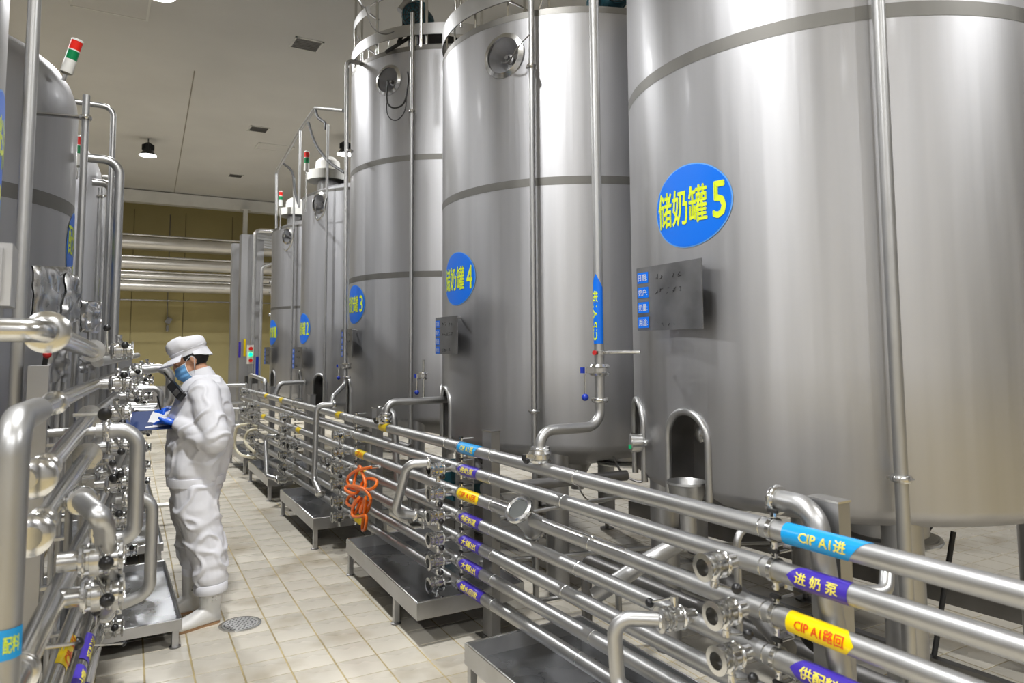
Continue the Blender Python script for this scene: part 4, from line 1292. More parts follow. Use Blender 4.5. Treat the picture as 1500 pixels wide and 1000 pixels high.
# signal towers
GREEN = mat('signal_green', (0.0, 0.22, 0.07), 0.3)
REDL = mat('signal_red', (0.75, 0.02, 0.01), 0.3)
IVORY = mat('ivory_plastic', (0.78, 0.77, 0.72), 0.4)
def signal(p, h, r, label, tilt=(0, 0, 1), green_top=False, pole=0.3):
    p = Vector(p); ax = Vector(tilt).normalized()
    t = thing('signal_light', label, 'signal light', p)
    MB().lathe(p, ax, [(0, r * 0.5), (h * 0.05, r), (h * 0.42, r)], 24).build('base', IVORY, t)
    MB().lathe(p + ax * h * 0.42, ax, [(0, r * 0.97), (h * 0.25, r * 0.97)], 24).build('green_lens', GREEN, t)
    MB().lathe(p + ax * h * 0.67, ax, [(0, r), (h * 0.03, r)], 24).build('spacer', IVORY, t)
    MB().lathe(p + ax * h * 0.70, ax, [(0, r * 0.97), (h * 0.25, r * 0.97)], 24).build('red_lens', REDL, t)
    MB().lathe(p + ax * h * 0.95, ax, [(0, r), (h * 0.04, r), (h * 0.06, r * 0.8)], 24).build('cap', IVORY, t)
    MB().cyl(p - ax * pole, p, r * 0.35, n=10).build('pole', PIPE2, t)
    return t
p = on_x(96, 109, -0.25)
signal(on_y(96, 109, 5.2), 0.235, 0.036, 'large red and green signal light tilted on the second left-hand tank', (0.30 * 0.862, -0.30 * 0.506, 1), pole=0.04)
signal(on_y(113, 245, 6.9), 0.27, 0.032, 'smaller red and green signal light behind the second left-hand pole', (0, 0, 1), pole=0.1)
signal(on_y(449, 252, 8.8), 0.26, 0.032, 'middle-sized signal light beside the rounded steel drive cap, right of the handrail', (0, 0, 1), pole=0.5)
signal(on_y(411, 303, 10.9), 0.24, 0.03, 'small far signal light beside the rounded white drive cap', (0, 0, 1), pole=0.35)
# dome motors on tanks 1 and 2
for (px_, py_, Y, s, lab) in ((480, 262, 9.05, 1.0, 'rounded steel agitator drive cap on top of tank 2'), (432, 314, 11.2, 0.9, 'rounded white drive cap on top of tank 1')):
    p = on_y(px_, py_, Y)
    t = TK[2 if s == 1.0 else 1]
    MB().lathe(p + Vector((0, 0, -0.25 * s)), (0, 0, 1), [(0, 0.13 * s), (0.22 * s, 0.13 * s)], 24).build('drive_neck', PIPE, t)
    MB().lathe(p + Vector((0, 0, -0.05 * s)), (0, 0, 1), [(0, 0.15 * s), (0.01, 0.26 * s), (0.13 * s, 0.26 * s), (0.15 * s, 0.17 * s)], 28).build('drive_plate', IVORY, t)
    MB().lathe(p + Vector((0, 0, 0.10 * s)), (0, 0, 1), [(0, 0.16 * s), (0.12 * s, 0.15 * s), (0.18 * s, 0.08 * s)], 24).build('drive_dome', IVORY, t)
for k, (px_, py_, X) in enumerate(((468, 300, 2.30), (421, 345, 2.40))):
    q = lambda a, b: on_x(a, b, X)
    cable('probe_cable', ('looped pale cable at the porthole under the steel drive cap', 'looped pale cable at the smallest, farthest porthole')[k], [q(px_ + 10, py_ - 10), q(px_ + 6, py_ + 12), q(px_ - 2, py_ + 22), q(px_ - 6, py_ + 14), q(px_ - 4, py_ - 2)], 0.012, PIPE2)

# far pipe rack with electrics
fr = thing('far_pipe_rack', 'tall stainless frame of square columns and pipes beyond the last tank', 'rack', (2.8, 14.5, 0))
for (x, y, w, h) in ((2.53, 14.6, 0.26, 3.85), (2.95, 15.6, 0.14, 4.05), (3.6, 16.0, 0.14, 4.05), (2.65, 16.6, 0.2, 3.95)):
    MB().box(x, y, h / 2, w, w, h).build('column', POST, fr)
for k in range(6):
    MB().box(3.4, 15.0 + k * 0.35, 3.95, 1.5, 0.05, 0.09, Matrix.Rotation(0.5, 3, 'Z')).build('top_slat', PIPE, fr)
MB().pipe([(2.62, 14.35, 0.5), (2.62, 14.35, 3.92), (3.3, 14.4, 3.95), (4.5, 14.5, 3.95)], 0.04, 0.12).build('tube', PIPE2, fr)
MB().pipe([(2.75, 14.3, 0.5), (2.75, 14.3, 3.2), (3.0, 14.3, 3.3)], 0.028, 0.08).build('tube', PIPE, fr)
MB().pipe([(3.05, 14.4, 0.5), (3.05, 14.4, 2.9), (3.6, 14.6, 2.9)], 0.03, 0.05).build('tube', PIPE, fr)
for z in (2.95, 2.75, 2.3):
    MB().cyl((3.0, 14.8, z), (4.6, 15.0, z), 0.03, n=10).build('tube', PIPE, fr)
_p = on_y(367, 519, 14.2)
MB().box(_p.x, 14.24, 0.8, 0.05, 0.05, 1.6).build('column', POST, fr)
pg = thing('push_button_station', 'push-button box with a green lit button on the far rack', 'control box', (2.8, 14.2, 1.6))
pc = on_y(367, 519, 14.15)
MB().box(pc.x, pc.y + 0.04, pc.z, 0.11, 0.06, 0.36).build('box', IVORY, pg)
MB().cyl((pc.x, pc.y, pc.z), (pc.x, pc.y - 0.03, pc.z), 0.035, n=14).build('green_button', mat('green_button', (0.0, 0.8, 0.25), 0.3, 0, Emission_Color=(0, 1, 0.35, 1), Emission_Strength=1.5), pg)
MB().cyl((pc.x, pc.y, pc.z + 0.11), (pc.x, pc.y - 0.03, pc.z + 0.11), 0.035, n=14).build('red_button', REDL, pg)
MB().cyl((pc.x, pc.y, pc.z - 0.11), (pc.x, pc.y - 0.03, pc.z - 0.11), 0.035, n=14).build('red_button', REDL, pg)
bb = thing('blue_tag_sleeve', 'small blue upright sleeve on a far thin pipe', 'tag', (3.0, 14.3, 1.3))
pc = on_y(378, 538, 14.3); MB().box(pc.x, pc.y, pc.z, 0.09, 0.03, 0.42).build('sleeve', BLUEKNOB, bb)
_p = on_y(368, 556, 14.1)
MB().box(_p.x, 14.16, 0.5, 0.05, 0.05, 1.0).build('column', POST, fr)
jb = thing('control_case', 'dark junction box at the foot of the far rack', 'box', (2.7, 14.2, 0.9))
pc = on_y(368, 556, 14.1); MB().box(pc.x, pc.y, pc.z, 0.22, 0.1, 0.14).build('case', BLACK, jb); MB().box(pc.x, pc.y - 0.055, pc.z, 0.2, 0.01, 0.12).build('lid', RUBBER, jb)
yl = thing('tape_label_strip', 'yellow upright strip label on the far square column', 'label', (2.6, 14.4, 1.7))
pc = on_y(358.5, 509, 14.44); MB().box(pc.x, pc.y, pc.z, 0.04, 0.004, 0.33).build('strip', TAPE_YELLOW, yl)
pc = on_y(351, 512, 14.44); MB().box(pc.x, pc.y, pc.z, 0.045, 0.004, 0.30).build('strip', TAPE_PURPLE, yl)
# ---------------------------------------------------------------- left-hand rack
LD = Vector((0.087, 0.996, 0)).normalized()
LN = Vector((LD.y, -LD.x, 0))
L0 = Vector((-0.15, 1.95, 0))
LYAW = math.atan2(LN.y, LN.x)

def L(s, d, z):
    p = L0 + LD * (s - 1.95) + LN * d
    return Vector((p.x, p.y, z))

def on_l(x, y, d=0.0):
    """point of the left-hand rack's plane, moved d towards the aisle, seen at x, y"""
    r = ray(x, y); q = L0 + LN * d
    t = (q.x * LN.x + q.y * LN.y) / (r.x * LN.x + r.y * LN.y)
    return Vector((r.x * t, r.y * t, EYE + r.z * t))

def union(p, ax, r, parent, w=0.05):
    p = Vector(p)
    MB().lathe(p - Vector(ax).normalized() * w / 2, ax, [(0, r * 0.62), (w * 0.12, r * 0.9), (w * 0.2, r), (w * 0.45, r), (w * 0.5, r * 0.93), (w * 0.55, r), (w * 0.8, r), (w * 0.88, r * 0.9), (w, r * 0.6)], 30).build('union_nut', PIPE2, parent)

def flange(p, ax, r, parent):
    p = Vector(p); ax = Vector(ax).normalized()
    f = MB().lathe(p - ax * 0.01, ax, [(0, r), (0.02, r)], 28).build('flange', PIPE2, parent)
    _, u, w = frame_of(ax)
    for k in range(6):
        a = 2 * PI * k / 6
        q = p + (u * math.cos(a) + w * math.sin(a)) * r * 0.8
        MB().cyl(q - ax * 0.018, q + ax * 0.018, 0.006, n=6).build('bolt', PIPE2, f)

def lpipe(label, pts, r, rad=0.06, unions=(), flanges=(), name='manifold_pipe', m=None):
    t = thing(name, label, 'pipe', pts[0], 0)
    MB().pipe(pts, r, rad, 20, 7).build('tube', m or PIPE2, t)
    for (p, ax, rr) in unions: union(p, ax, rr, t)
    for (p, ax, rr) in flanges: flange(p, ax, rr, t)
    return t

S1 = 3.72
lpipe('topmost left-hand pipe with a big union nut, coming in level from the picture edge', [L(2.28, -0.9, 1.665), L(2.28, 0.0, 1.655), L(S1 - 0.02, 0.0, 1.595)], 0.032, 0.05, unions=[(L(2.36, 0.0, 1.652), LD, 0.058)], flanges=[(L(S1 - 0.10, 0, 1.60), LD, 0.048)])
lpipe('thick upright riser at the left picture edge bending into the second left pipe', [L(1.95, 0.0, 0.12), L(1.95, 0.0, 1.445), L(2.25, 0, 1.445)], 0.034, 0.075, m=PIPE)
lpipe('second left-hand pipe leading from the thick riser to the valves', [L(2.2, 0.0, 1.445), L(S1, 0.0, 1.448)], 0.026, 0.05, unions=[(L(2.55, 0, 1.445), LD, 0.036)])
lpipe('third left-hand pipe ending in a round union nut facing the camera', [L(2.22, -0.02, 1.27), L(2.55, 0.0, 1.27), L(S1, 0.0, 1.325)], 0.029, 0.05, unions=[(L(2.27, 0, 1.268), LD, 0.052), (L(2.42, 0, 1.272), LD, 0.042)], flanges=[(L(S1 - 0.14, 0, 1.318), LD, 0.050)])
lpipe('fourth left-hand pipe with a bolted round flange by the valves', [L(2.22, 0.0, 1.125), L(S1, 0.0, 1.16)], 0.028, 0.05, unions=[(L(2.25, 0, 1.125), LD, 0.052), (L(2.40, 0, 1.128), LD, 0.040)], flanges=[(L(S1 - 0.16, 0.0, 1.155), LD, 0.056)])
t5 = lpipe('fifth left-hand pipe, thick and glossy, running down past the yellow tape', [L(1.7, 0.0, 0.83), L(S1, 0.02, 0.86)], 0.034, 0.05, unions=[(L(2.12, 0, 0.832), LD, 0.05)])
t6 = lpipe('sixth left-hand pipe carrying the yellow tape', [L(1.7, 0.03, 0.655), L(S1 + 0.2, 0.03, 0.67)], 0.027)
t7 = lpipe('lower left-hand pipe with purple tape and yellow characters', [L(1.7, 0.05, 0.50), L(S1 + 0.2, 0.05, 0.50)], 0.027)
t8 = lpipe('lowest left-hand pipe close to the floor', [L(1.8, 0.05, 0.34), L(S1 + 0.2, 0.05, 0.34)], 0.027)

def ltape(parent, s0, s1, d, z, r, m, txt, tm):
    R = r + 0.0015
    def fn(u, v):
        a = v / R + 0.35
        return L(s1 - u, d + R * math.cos(a), z + R * math.sin(a))
    mb = MB(); mb.grid(lambda a, b: fn((s1 - s0) * a, (b - 0.5) * 2.6 * R), 4, 10)
    o = mb.build('tape', m, parent)
    if txt:
        R0 = R; R = R0 + 0.0015
        lt = MB(); text_fit(lt, txt, (s1 - s0) * 0.8, 0.032, lambda u, v: L((s0 + s1) / 2 + u, d + (R0 + .0015) * math.cos(-v / R0 + 0.35), z + (R0 + .0015) * math.sin(-v / R0 + 0.35)), 0.02, cuts=6)
        lt.build('lettering', tm, o)
    tag(o, {TAPE_YELLOW: 'yellow tape', TAPE_PURPLE: 'purple tape'}.get(m, 'blue tape'))
ltape(t6, 2.55, 2.80, 0.03, 0.66, 0.027, TAPE_YELLOW, 'CIP A1', TXT_RED)
ltape(t7, 2.60, 2.95, 0.05, 0.50, 0.027, TAPE_PURPLE, '供配料罐', TXT_YELLOW)
ltape(t7, 3.0, 3.25, 0.05, 0.50, 0.027, TAPE_PURPLE, '进奶泵', TXT_YELLOW)
ltape(t8, 2.9, 3.2, 0.05, 0.34, 0.027, TAPE_PURPLE, '大罐出', TXT_YELLOW)
# small blue band with characters on the riser
rt = [o for o in COL.objects if o.get('label', '').startswith('thick upright riser')][0]
rb = MB(); ca = L(1.95, 0, 0.97)
rb.grid(lambda a, b: (ca.x + 0.0358 * math.cos(-1.75 + 1.5 * a), ca.y + 0.0358 * math.sin(-1.75 + 1.5 * a), 0.97 + 0.065 * (b - 0.5)), 8, 1)
ro = rb.build('tape', TAPE_BLUE, rt)
lt = MB(); text_fit(lt, '配料', 0.034, 0.036, lambda u, v: (ca.x + 0.0372 * math.cos(-1.05 + u / 0.0372), ca.y + 0.0372 * math.sin(-1.05 + u / 0.0372), 0.97 + v), 0.02)
lt.build('lettering', LIME, ro); tag(ro, 'blue band with yellow characters')
# far run of the rows
for k, z in enumerate((1.55, 1.445, 1.31, 1.16, 0.99, 0.83, 0.67, 0.50, 0.35)):
    lpipe('%s pipe of the far part of the left-hand rack beyond the first valves' % ('top', 'second', 'third', 'fourth', 'fifth', 'sixth', 'seventh', 'eighth', 'lowest')[k], [L(S1 + 0.1, 0, z), L(8.3, -0.02, z)], 0.026, m=PIPE)

# valve stacks on the left
GL = 'butterfly valves on the left-hand pipe rack'
k_ = 0
for si, (s, nm) in enumerate(((3.80, 'nearest'), (5.2, 'second'), (6.5, 'third'), (7.8, 'farthest'))):
    for zi, z in enumerate((1.60, 1.445, 1.31, 1.16, 0.99, 0.83, 0.67, 0.50, 0.35)):
        if si > 0 and zi == 0: continue
        p = L(s, 0.085, z)
        Mv = Matrix.Translation(p) @ Matrix.Rotation(LYAW, 4, 'Z') @ Matrix.Rotation(PI + random.uniform(-0.5, 0.5), 4, 'X')
        clone(VALVE0, VALVE0_SNAP, Mv, '%s valve in the %s stack of the left-hand rack' % (('topmost', 'second', 'third', 'fourth', 'fifth', 'sixth', 'seventh', 'eighth', 'lowest')[zi], nm), GL)
# second valve row slightly nearer, larger bodies
for (px_, py_, d, lab) in ((155, 700, 0.05, 'big clamped valve body just left of the large jumper'), (138, 818, 0.12, 'big clamped valve body below the hooked jumper'), (140, 870, 0.12, 'lower clamped valve body behind the hooked jumper')):
    p = on_l(px_, py_, d)
    Mv = Matrix.Translation(p) @ Matrix.Rotation(LYAW, 4, 'Z') @ Matrix.Rotation(PI, 4, 'X') @ Matrix.Scale(1.25, 4)
    clone(VALVE0, VALVE0_SNAP, Mv, lab, GL)

def ljump(label, pts, r, rad=0.07, m=None, c0=True, c1=True):
    t = thing('jumper_pipe', label, 'pipe', pts[0], 0)
    MB().pipe(pts, r, rad, 20, 8).build('tube', m or PIPE, t)
    if c0: clamp_on(Vector(pts[0]).lerp(pts[1], 0.25), Vector(pts[1]) - Vector(pts[0]), r, t)
    if c1: clamp_on(pts[-1], Vector(pts[-2]) - Vector(pts[-1]), r, t)
    return t
J = S1 - 0.30
a = on_l(200, 625, 0.22); sA = (a - L0).dot(LD) + 1.95
a.z = on_l(150, 627, 0.10).z
zt = 1.6 - (627 - 511) * 2.75 / 1040
ljump('large U-shaped jumper pipe standing between the left valves and the worker', [L(3.28, 0.05, 1.285), L(3.28, 0.198, 1.285), L(3.28, 0.198, 0.86), L(3.28, 0.09, 0.86)], 0.029, 0.085)
ljump('bright thin level pipe entering from the left picture edge to the large jumper', [L(3.20, -0.60, 1.295), L(3.28, 0.06, 1.285)], 0.017, 0.05, c0=False, c1=False)
p1 = on_l(112, 727, 0.05); p2 = on_l(146, 728, 0.14); p3 = on_l(166, 880, 0.16); p4 = on_l(153, 897, 0.08)
p2.z = p1.z
ljump('hooked jumper pipe with a slanting leg below the large jumper', [p1, p2, on_l(152, 768, 0.15), p3, p4], 0.029, 0.055)
q1 = L(3.62, 0.26, 0.94); 
ljump('upright jumper pipe dropping over the wet left tray', [L(3.75, 0.10, 0.93), L(3.75, 0.25, 0.93), L(3.75, 0.25, 0.50), L(3.75, 0.12, 0.46)], 0.026, 0.07)
ljump('far silver jumper bend sticking out beside the yellow wall', [L(6.2, 0.02, 1.445), L(6.2, 0.30, 1.47), L(6.2, 0.30, 1.16), L(6.2, 0.02, 1.16)], 0.034, 0.09)
ljump('smaller inner jumper bend within the far silver one', [L(5.9, 0.02, 1.32), L(5.9, 0.24, 1.32), L(5.9, 0.24, 1.16), L(5.9, 0.02, 1.16)], 0.022, 0.05)
# large low elbow in the bottom left corner
t = thing('valve_elbow', 'large clamped elbow pipe in the bottom left corner of the picture', 'pipe', L(2.35, 0.0, 0.35))
e0 = L(2.35, -0.12, 0.435)
MB().pipe([L(2.35, -0.16, 0.44), L(2.35, 0.145, 0.44), L(2.36, 0.145, 0.12)], 0.030, 0.075, 20, 9).build('tube', PIPE, t)
for d in (-0.13, -0.055, 0.0, 0.035):
    clamp_on(L(2.35, d, 0.44), LN, 0.031, t)
MB().lathe(L(2.35, -0.12, 0.44), LN, [(0, 0.040), (0.05, 0.040)], 24).build('body', PIPE2, t)
def lever(label, p0, p1, r=0.006, kb=0.02):
    t = thing('valve_lever', label, 'lever', p0)
    MB().cyl(p0, p1, r, n=10).build('rod', PIPE2, t)
    MB().ball(p1, kb, 16).build('knob', BLACK, t)
    return t
lever('long bright lever with a big black ball in the bottom left corner', on_l(28, 953, 0.0), on_l(113, 942, 0.06) , 0.006, 0.021)
lever('second bright lever with a black ball, just right of the big one', on_l(132, 945, 0.05), on_l(181, 942, 0.14), 0.005, 0.013)
lever('black ball knob on a short lever under the fourth left-hand pipe', on_l(138, 681, 0.02), on_l(165, 678, 0.12), 0.005, 0.013)
lever('black ball knob on a lever below the hooked jumper', on_l(139, 920, 0.06), on_l(141, 896, 0.10), 0.005, 0.015)
lever('black ball knob rising above the topmost left valves', on_l(157, 515, 0.05), on_l(157, 480, 0.05), 0.006, 0.016)
t = thing('hand_wheel', 'round black disc knob in front of the large jumper top', 'knob', on_l(154, 607, 0.10))
p = on_l(154, 606, 0.12)
MB().lathe(p, (-0.1, -1, 0.0), [(0, 0.017), (0.006, 0.021), (0.014, 0.021), (0.018, 0.012)], 24).build('disc', BLACK, t)
MB().cyl(p, L((p - L0).dot(LD) + 1.95, 0.03, p.z), 0.006, n=8).build('spindle', PIPE2, t)

# posts of the left rack
for k, s in enumerate((2.95, 4.6, 5.9, 7.3, 8.3)):
    p = L(s, -0.10, 0)
    t = thing('rack_post', '%s steel post behind the left-hand pipes' % ('nearest', 'second', 'third', 'fourth', 'last')[k], 'post', p)
    MB().box(p.x, p.y, 0.78, 0.06, 0.10, 1.54).build('column', POST, t)
    MB().box(p.x, p.y, 0.006, 0.12, 0.16, 0.01).build('base_plate', PIPE2, t)
    for z in (1.445, 1.31, 1.16, 0.99, 0.83, 0.67, 0.50, 0.35):
        MB().box(p.x + 0.05, p.y, z - 0.034, 0.09, 0.03, 0.01).build('bracket', PIPE2, t)
# trays
drip_tray(-0.28, 4.33, 0.46, 5.57, 0.15, 0.055, 'wet drip tray right beside the white boots, smeared with bright streaks', 0.01)
drip_tray(-0.22, 6.06, 0.50, 7.24, 0.15, 0.055, 'second left-hand drip tray behind the wet one', 0.02)
drip_tray(-0.12, 7.8, 0.55, 8.9, 0.15, 0.055, 'third left-hand drip tray, mostly hidden by the jumper', 0.02)
t = thing('floor_pipe', 'thin white pipe lying level between the left trays and the trouser leg', 'pipe', (0.3, 7.4, 0.18))
MB().cyl((-0.3, 7.45, 0.17), (1.0, 7.42, 0.17), 0.022, n=12).build('tube', PIPE2, t)
MB().cyl((0.95, 7.42, 0.0), (0.95, 7.42, 0.17), 0.015, n=10).build('leg', PIPE2, t)

# tall upright pipes on the left
def up(label, x, y, z0, z1, r, extra=None, m=None, clamps=()):
    t = thing('riser_pipe', label, 'pipe', (x, y, z0))
    MB().cyl((x, y, z0), (x, y, z1), r, n=18).build('tube', m or PIPE, t)
    for z in clamps: clamp_on((x, y, z), (0, 0, 1), r - 0.002, t)
    return t
p = on_y(46, 100, 3.0)
up('thick upright pole crossing the second left-hand tank', p.x, p.y, 0.05, 4.6, 0.021)
p = on_y(120, 300, 4.7)
t = up('upright pole with a cut-off top beside the second left-hand tank', p.x, p.y, 0.05, on_y(124, 139, 4.7).z, 0.020, clamps=(on_y(122, 172, 4.7).z,))
MB().cyl((p.x, p.y, on_y(122, 172, 4.7).z), (p.x - 0.25, p.y + 0.05, on_y(122, 172, 4.7).z), 0.012, n=8).build('stay', PIPE2, t)
def frame(label, a, b, y, zb, r, rad=0.08, yb=None):
    pa = on_y(a[0], a[1], y); pb = on_y(b[0], b[1], y)
    pa.z = pb.z = (pa.z + pb.z) / 2
    t = thing('overhead_bend', label, 'pipe', (pb.x, y, zb))
    MB().pipe([pa, pb, (pb.x, y, zb)], r, rad, 16, 7).build('tube', PIPE, t)
    return t
frame('thin overhead pipe bending down left of the far lamp', (108, 150), (167, 156), 6.2, 0.4, 0.021)
frame('thick overhead pipe with rounded corner below the thin one', (126, 231), (176, 236), 5.6, 0.4, 0.030, 0.10)
frame('lower overhead pipe tucked behind the thick one', (135, 266), (163, 270), 6.8, 0.4, 0.030, 0.10)
frame('small overhead pipe level with the white ceiling beam', (150, 259), (173, 261), 7.6, 0.4, 0.018, 0.05)
for (x, y0, Y, r, lab) in ((146, 300, 7.2, 0.018, 'slim upright pipe with a clamp near its top, left rack'), (138, 330, 8.2, 0.03, 'broad dull upright pipe between left poles'), (154, 300, 8.8, 0.03, 'upright pipe behind the slim left one'), (160, 320, 9.4, 0.035, 'dark upright pipe beside the thick overhead bend')):
    p = on_y(x, y0, Y)
    up(lab, p.x, p.y, 0.05, on_y(x, y0 - 25, Y).z, r, clamps=(on_y(x, y0 - 12, Y).z,))

# crumpled foil wraps and cabinet on the left
def foil(label, pts, seed, thick=0.02, mt=None, stand=True):
    t = thing('foil_wrap', label, 'wrap', pts[0])
    a, b, c, d = [Vector(p) for p in pts]
    n = (b - a).cross(d - a).normalized()
    def f(s):
        def g(u, v):
            p = a.lerp(b, u).lerp(d.lerp(c, u), v)
            k = noise.noise(Vector((u * 4 + seed, v * 4, 0))) * 0.016 + noise.noise(Vector((u * 10 + seed, v * 10, 3))) * 0.006
            e = min(u, 1 - u, v, 1 - v)
            return p + n * (k + s * thick * (1 if e > 0.001 else 0.2))
        return g
    m = MB(); m.grid(f(1), 16, 16); m.grid(lambda u, v: f(-1)(1 - u, v), 16, 16)
    m.build('sheet', mt or FOIL, t, 60)
    if stand:
        q = c.lerp(d, 0.5)
        MB().cyl((q.x, q.y, 0), (q.x, q.y, q.z + 0.03), 0.01, n=8).build('stand', POST, t)
    return t
foil('large crumpled foil-wrapped panel behind the top left union nut', [on_y(47, 389, 3.95), on_y(104, 391, 4.15), on_y(100, 505, 4.15), on_y(49, 505, 3.95)], 1)
foil('crumpled foil fold bending below the large foil panel', [on_y(98, 398, 3.55), on_y(110, 404, 3.7), on_y(110, 470, 3.7), on_y(86, 478, 3.5)], 7)
foil('small bright crumpled foil wrap beside the second pole', [on_y(118, 440, 4.3), on_y(147, 442, 4.4), on_y(143, 488, 4.4), on_y(118, 486, 4.3)], 4)
foil('brownish steel plate hanging under the topmost left pipe', [on_y(70, 512, 3.5), on_y(100, 512, 3.6), on_y(100, 560, 3.6), on_y(70, 560, 3.5)], 9, 0.006, POST)
foil('dull plate behind the topmost left valves', [on_y(118, 520, 4.2), on_y(140, 520, 4.3), on_y(140, 546, 4.3), on_y(118, 546, 4.2)], 11, 0.006, POST)
t = thing('control_cabinet', 'steel control box cut by the left picture edge below the oval sign', 'cabinet', on_y(5, 420, 2.4))
pa = on_y(8, 405, 2.42); pb = on_y(8, 455, 2.42)
MB().box(pa.x - 0.12, pa.y, pa.z, 0.28, 0.16, 0.17).build('body', TRAY, t)
MB().box(pa.x - 0.12, pa.y - 0.085, pa.z, 0.24, 0.012, 0.14).build('door', POST, t)
MB().box(pb.x - 0.13, pb.y, pb.z, 0.24, 0.12, 0.06).build('lower_shelf', TRAY, t)
MB().box(pa.x - 0.12, pa.y, 0.83, 0.05, 0.05, 1.66).build('stand', TRAY, t)
for (x, y, lab) in ((66, 525, 'upper black spring cable with a red plug behind the left pipes'), (66, 592, 'lower red and black plug behind the second left pipe')):
    t = thing('probe_plug', lab, 'plug', on_l(x, y, -0.15))
    MB().tube(spline([on_l(x, y - 12, -0.15), on_l(x + 1, y, -0.15), on_l(x - 3, y + 22, -0.16), on_l(x + 4, y + 36, -0.15)], 6), 0.010, 8).build('cord', RUBBER, t)
    MB().ball(on_l(x + 3, y - 6, -0.14), 0.016, 12).build('red_cap', REDP, t)
# ---------------------------------------------------------------- the worker
CLOTH = noisy(mat('white_cotton', (0.84, 0.84, 0.88), 0.75), (5, 5, 5), 0.03, 0.0, 0.25, bscale=(9, 9, 7))
SKIN = noisy(mat('skin', (0.62, 0.33, 0.20), 0.5, 0.0, Subsurface_Weight=0.05), (20, 20, 20), 0.05, 0.05)
GLOVE = mat('blue_glove', (0.01, 0.12, 0.72), 0.4)
MASKB = mat('mask_blue', (0.17, 0.42, 0.75), 0.75)
MASKW = mat('mask_white', (0.8, 0.82, 0.86), 0.7)
HAIR = mat('black_hair', (0.012, 0.01, 0.01), 0.5)
BOOT = noisy(mat('white_boot_rubber', (0.80, 0.79, 0.76), 0.35), (6, 6, 6), 0.03, 0.05)
SOLE = mat('tan_sole', (0.42, 0.25, 0.13), 0.6)
NAVY = mat('navy_board', (0.015, 0.04, 0.15), 0.7)
PAPER = mat('paper', (0.82, 0.82, 0.82), 0.8)
WMAT = Matrix.Translation((0.60, 4.75, 0)) @ Matrix.Rotation(math.radians(166), 4, 'Z')
man = thing('person', 'worker in white cap, blue mask and white overalls writing on a clipboard', 'person', M=WMAT)

def organic(name, mb, mats, parent, voxel, smooth=4, wrinkle=None, lvl=0):
    """one continuous skin over joined limb shapes"""
    o = mb.build(name, mats, None)
    bmn = bmesh.new(); bmn.from_mesh(o.data); bmesh.ops.recalc_face_normals(bmn, faces=bmn.faces[:]); bmn.to_mesh(o.data); bmn.free()
    md = o.modifiers.new('r', 'REMESH'); md.mode = 'VOXEL'; md.voxel_size = voxel; md.use_smooth_shade = True
    ms = o.modifiers.new('s', 'SMOOTH'); ms.factor = 0.5; ms.iterations = smooth
    bpy.context.view_layer.update()
    me = bpy.data.meshes.new_from_object(o.evaluated_get(bpy.context.evaluated_depsgraph_get()))
    old = o.data; o.modifiers.clear(); o.data = me; bpy.data.meshes.remove(old)
    me.materials.clear()
    for m in (mats if isinstance(mats, list) else [mats]): me.materials.append(m)
    if wrinkle:
        ns = [v.normal.copy() for v in me.vertices]
        for v, n in zip(me.vertices, ns):
            v.co += n * wrinkle(v.co, n)
    me.polygons.foreach_set('use_smooth', [True] * len(me.polygons))
    me.update()
    o.parent = parent
    WM[o] = WM[parent]
    return o

def V(*a): return Vector(a)
def oval_loft(mb, secs, n=28, pw=1.0):
    """secs: (centre, half x, half y) stacked ellipses in local z planes"""
    rings = []
    for (c, hx, hy) in secs:
        b = len(mb.v)
        for k in range(n):
            a = 2 * PI * k / n
            ca, sa = math.cos(a), math.sin(a)
            mb.v.append(V(c[0] + hx * math.copysign(abs(ca) ** pw, ca), c[1] + hy * math.copysign(abs(sa) ** pw, sa), c[2]))
        rings.append(b)
    for i in range(len(rings) - 1):
        mb.join(rings[i], rings[i + 1], n)
    mb.face([rings[0] + k for k in range(n)][::-1]); mb.face([rings[-1] + k for k in range(n)])

def limb(mb, pts, radii, n=14, sp=5):
    P = spline(pts, sp)
    R = []
    m = len(radii)
    for i in range(len(P)):
        t = i / (len(P) - 1) * (m - 1); k = min(int(t), m - 2); f = t - k
        R.append(radii[k] * (1 - f) + radii[k + 1] * f)
    mb.tube(P, 0, n, radii=R)
    mb.ball(P[0], R[0], 12); mb.ball(P[-1], R[-1], 12)

HM = Matrix.Translation((0.090, 0.0, 1.535)) @ Matrix.Rotation(math.radians(24), 4, 'Y') @ Matrix.Rotation(math.radians(10), 4, 'Z')
def H(x, y, z): return HM @ V(x, y, z)

# body: one continuous figure, head to feet
b = MB()
def ell(c, rx, ry, rz, M=None, n=18):
    s = len(b.v)
    b.ball((0, 0, 0), 1.0, n, rx, ry, rz)
    for i in range(s, len(b.v)):
        p = b.v[i] + V(*c)
        b.v[i] = M @ p if M else p
ell((-0.010, 0, 0.030), 0.098, 0.077, 0.095, HM)
ell((0.030, 0, -0.035), 0.062, 0.060, 0.085, HM)
ell((0.045, 0, -0.075), 0.040, 0.042, 0.035, HM)
ell((0.092, 0, -0.015), 0.020, 0.013, 0.028, HM)
ell((0.070, 0, 0.020), 0.028, 0.055, 0.025, HM)
for s in (-1, 1):
    ell((-0.010, s * 0.078, -0.008), 0.016, 0.010, 0.030, HM, 12)
    ell((0.050, s * 0.035, -0.030), 0.030, 0.025, 0.030, HM, 12)
limb(b, [(0.055, 0, 1.50), (0.02, 0, 1.44), (0.0, 0, 1.38)], [0.054, 0.055, 0.065])
oval_loft(b, [((0.01, 0, 0.86), 0.10, 0.15), ((0.01, 0, 1.0), 0.09, 0.13), ((0.01, 0, 1.2), 0.11, 0.15), ((0.0, 0, 1.34), 0.09, 0.16), ((0.0, 0, 1.40), 0.05, 0.09)])
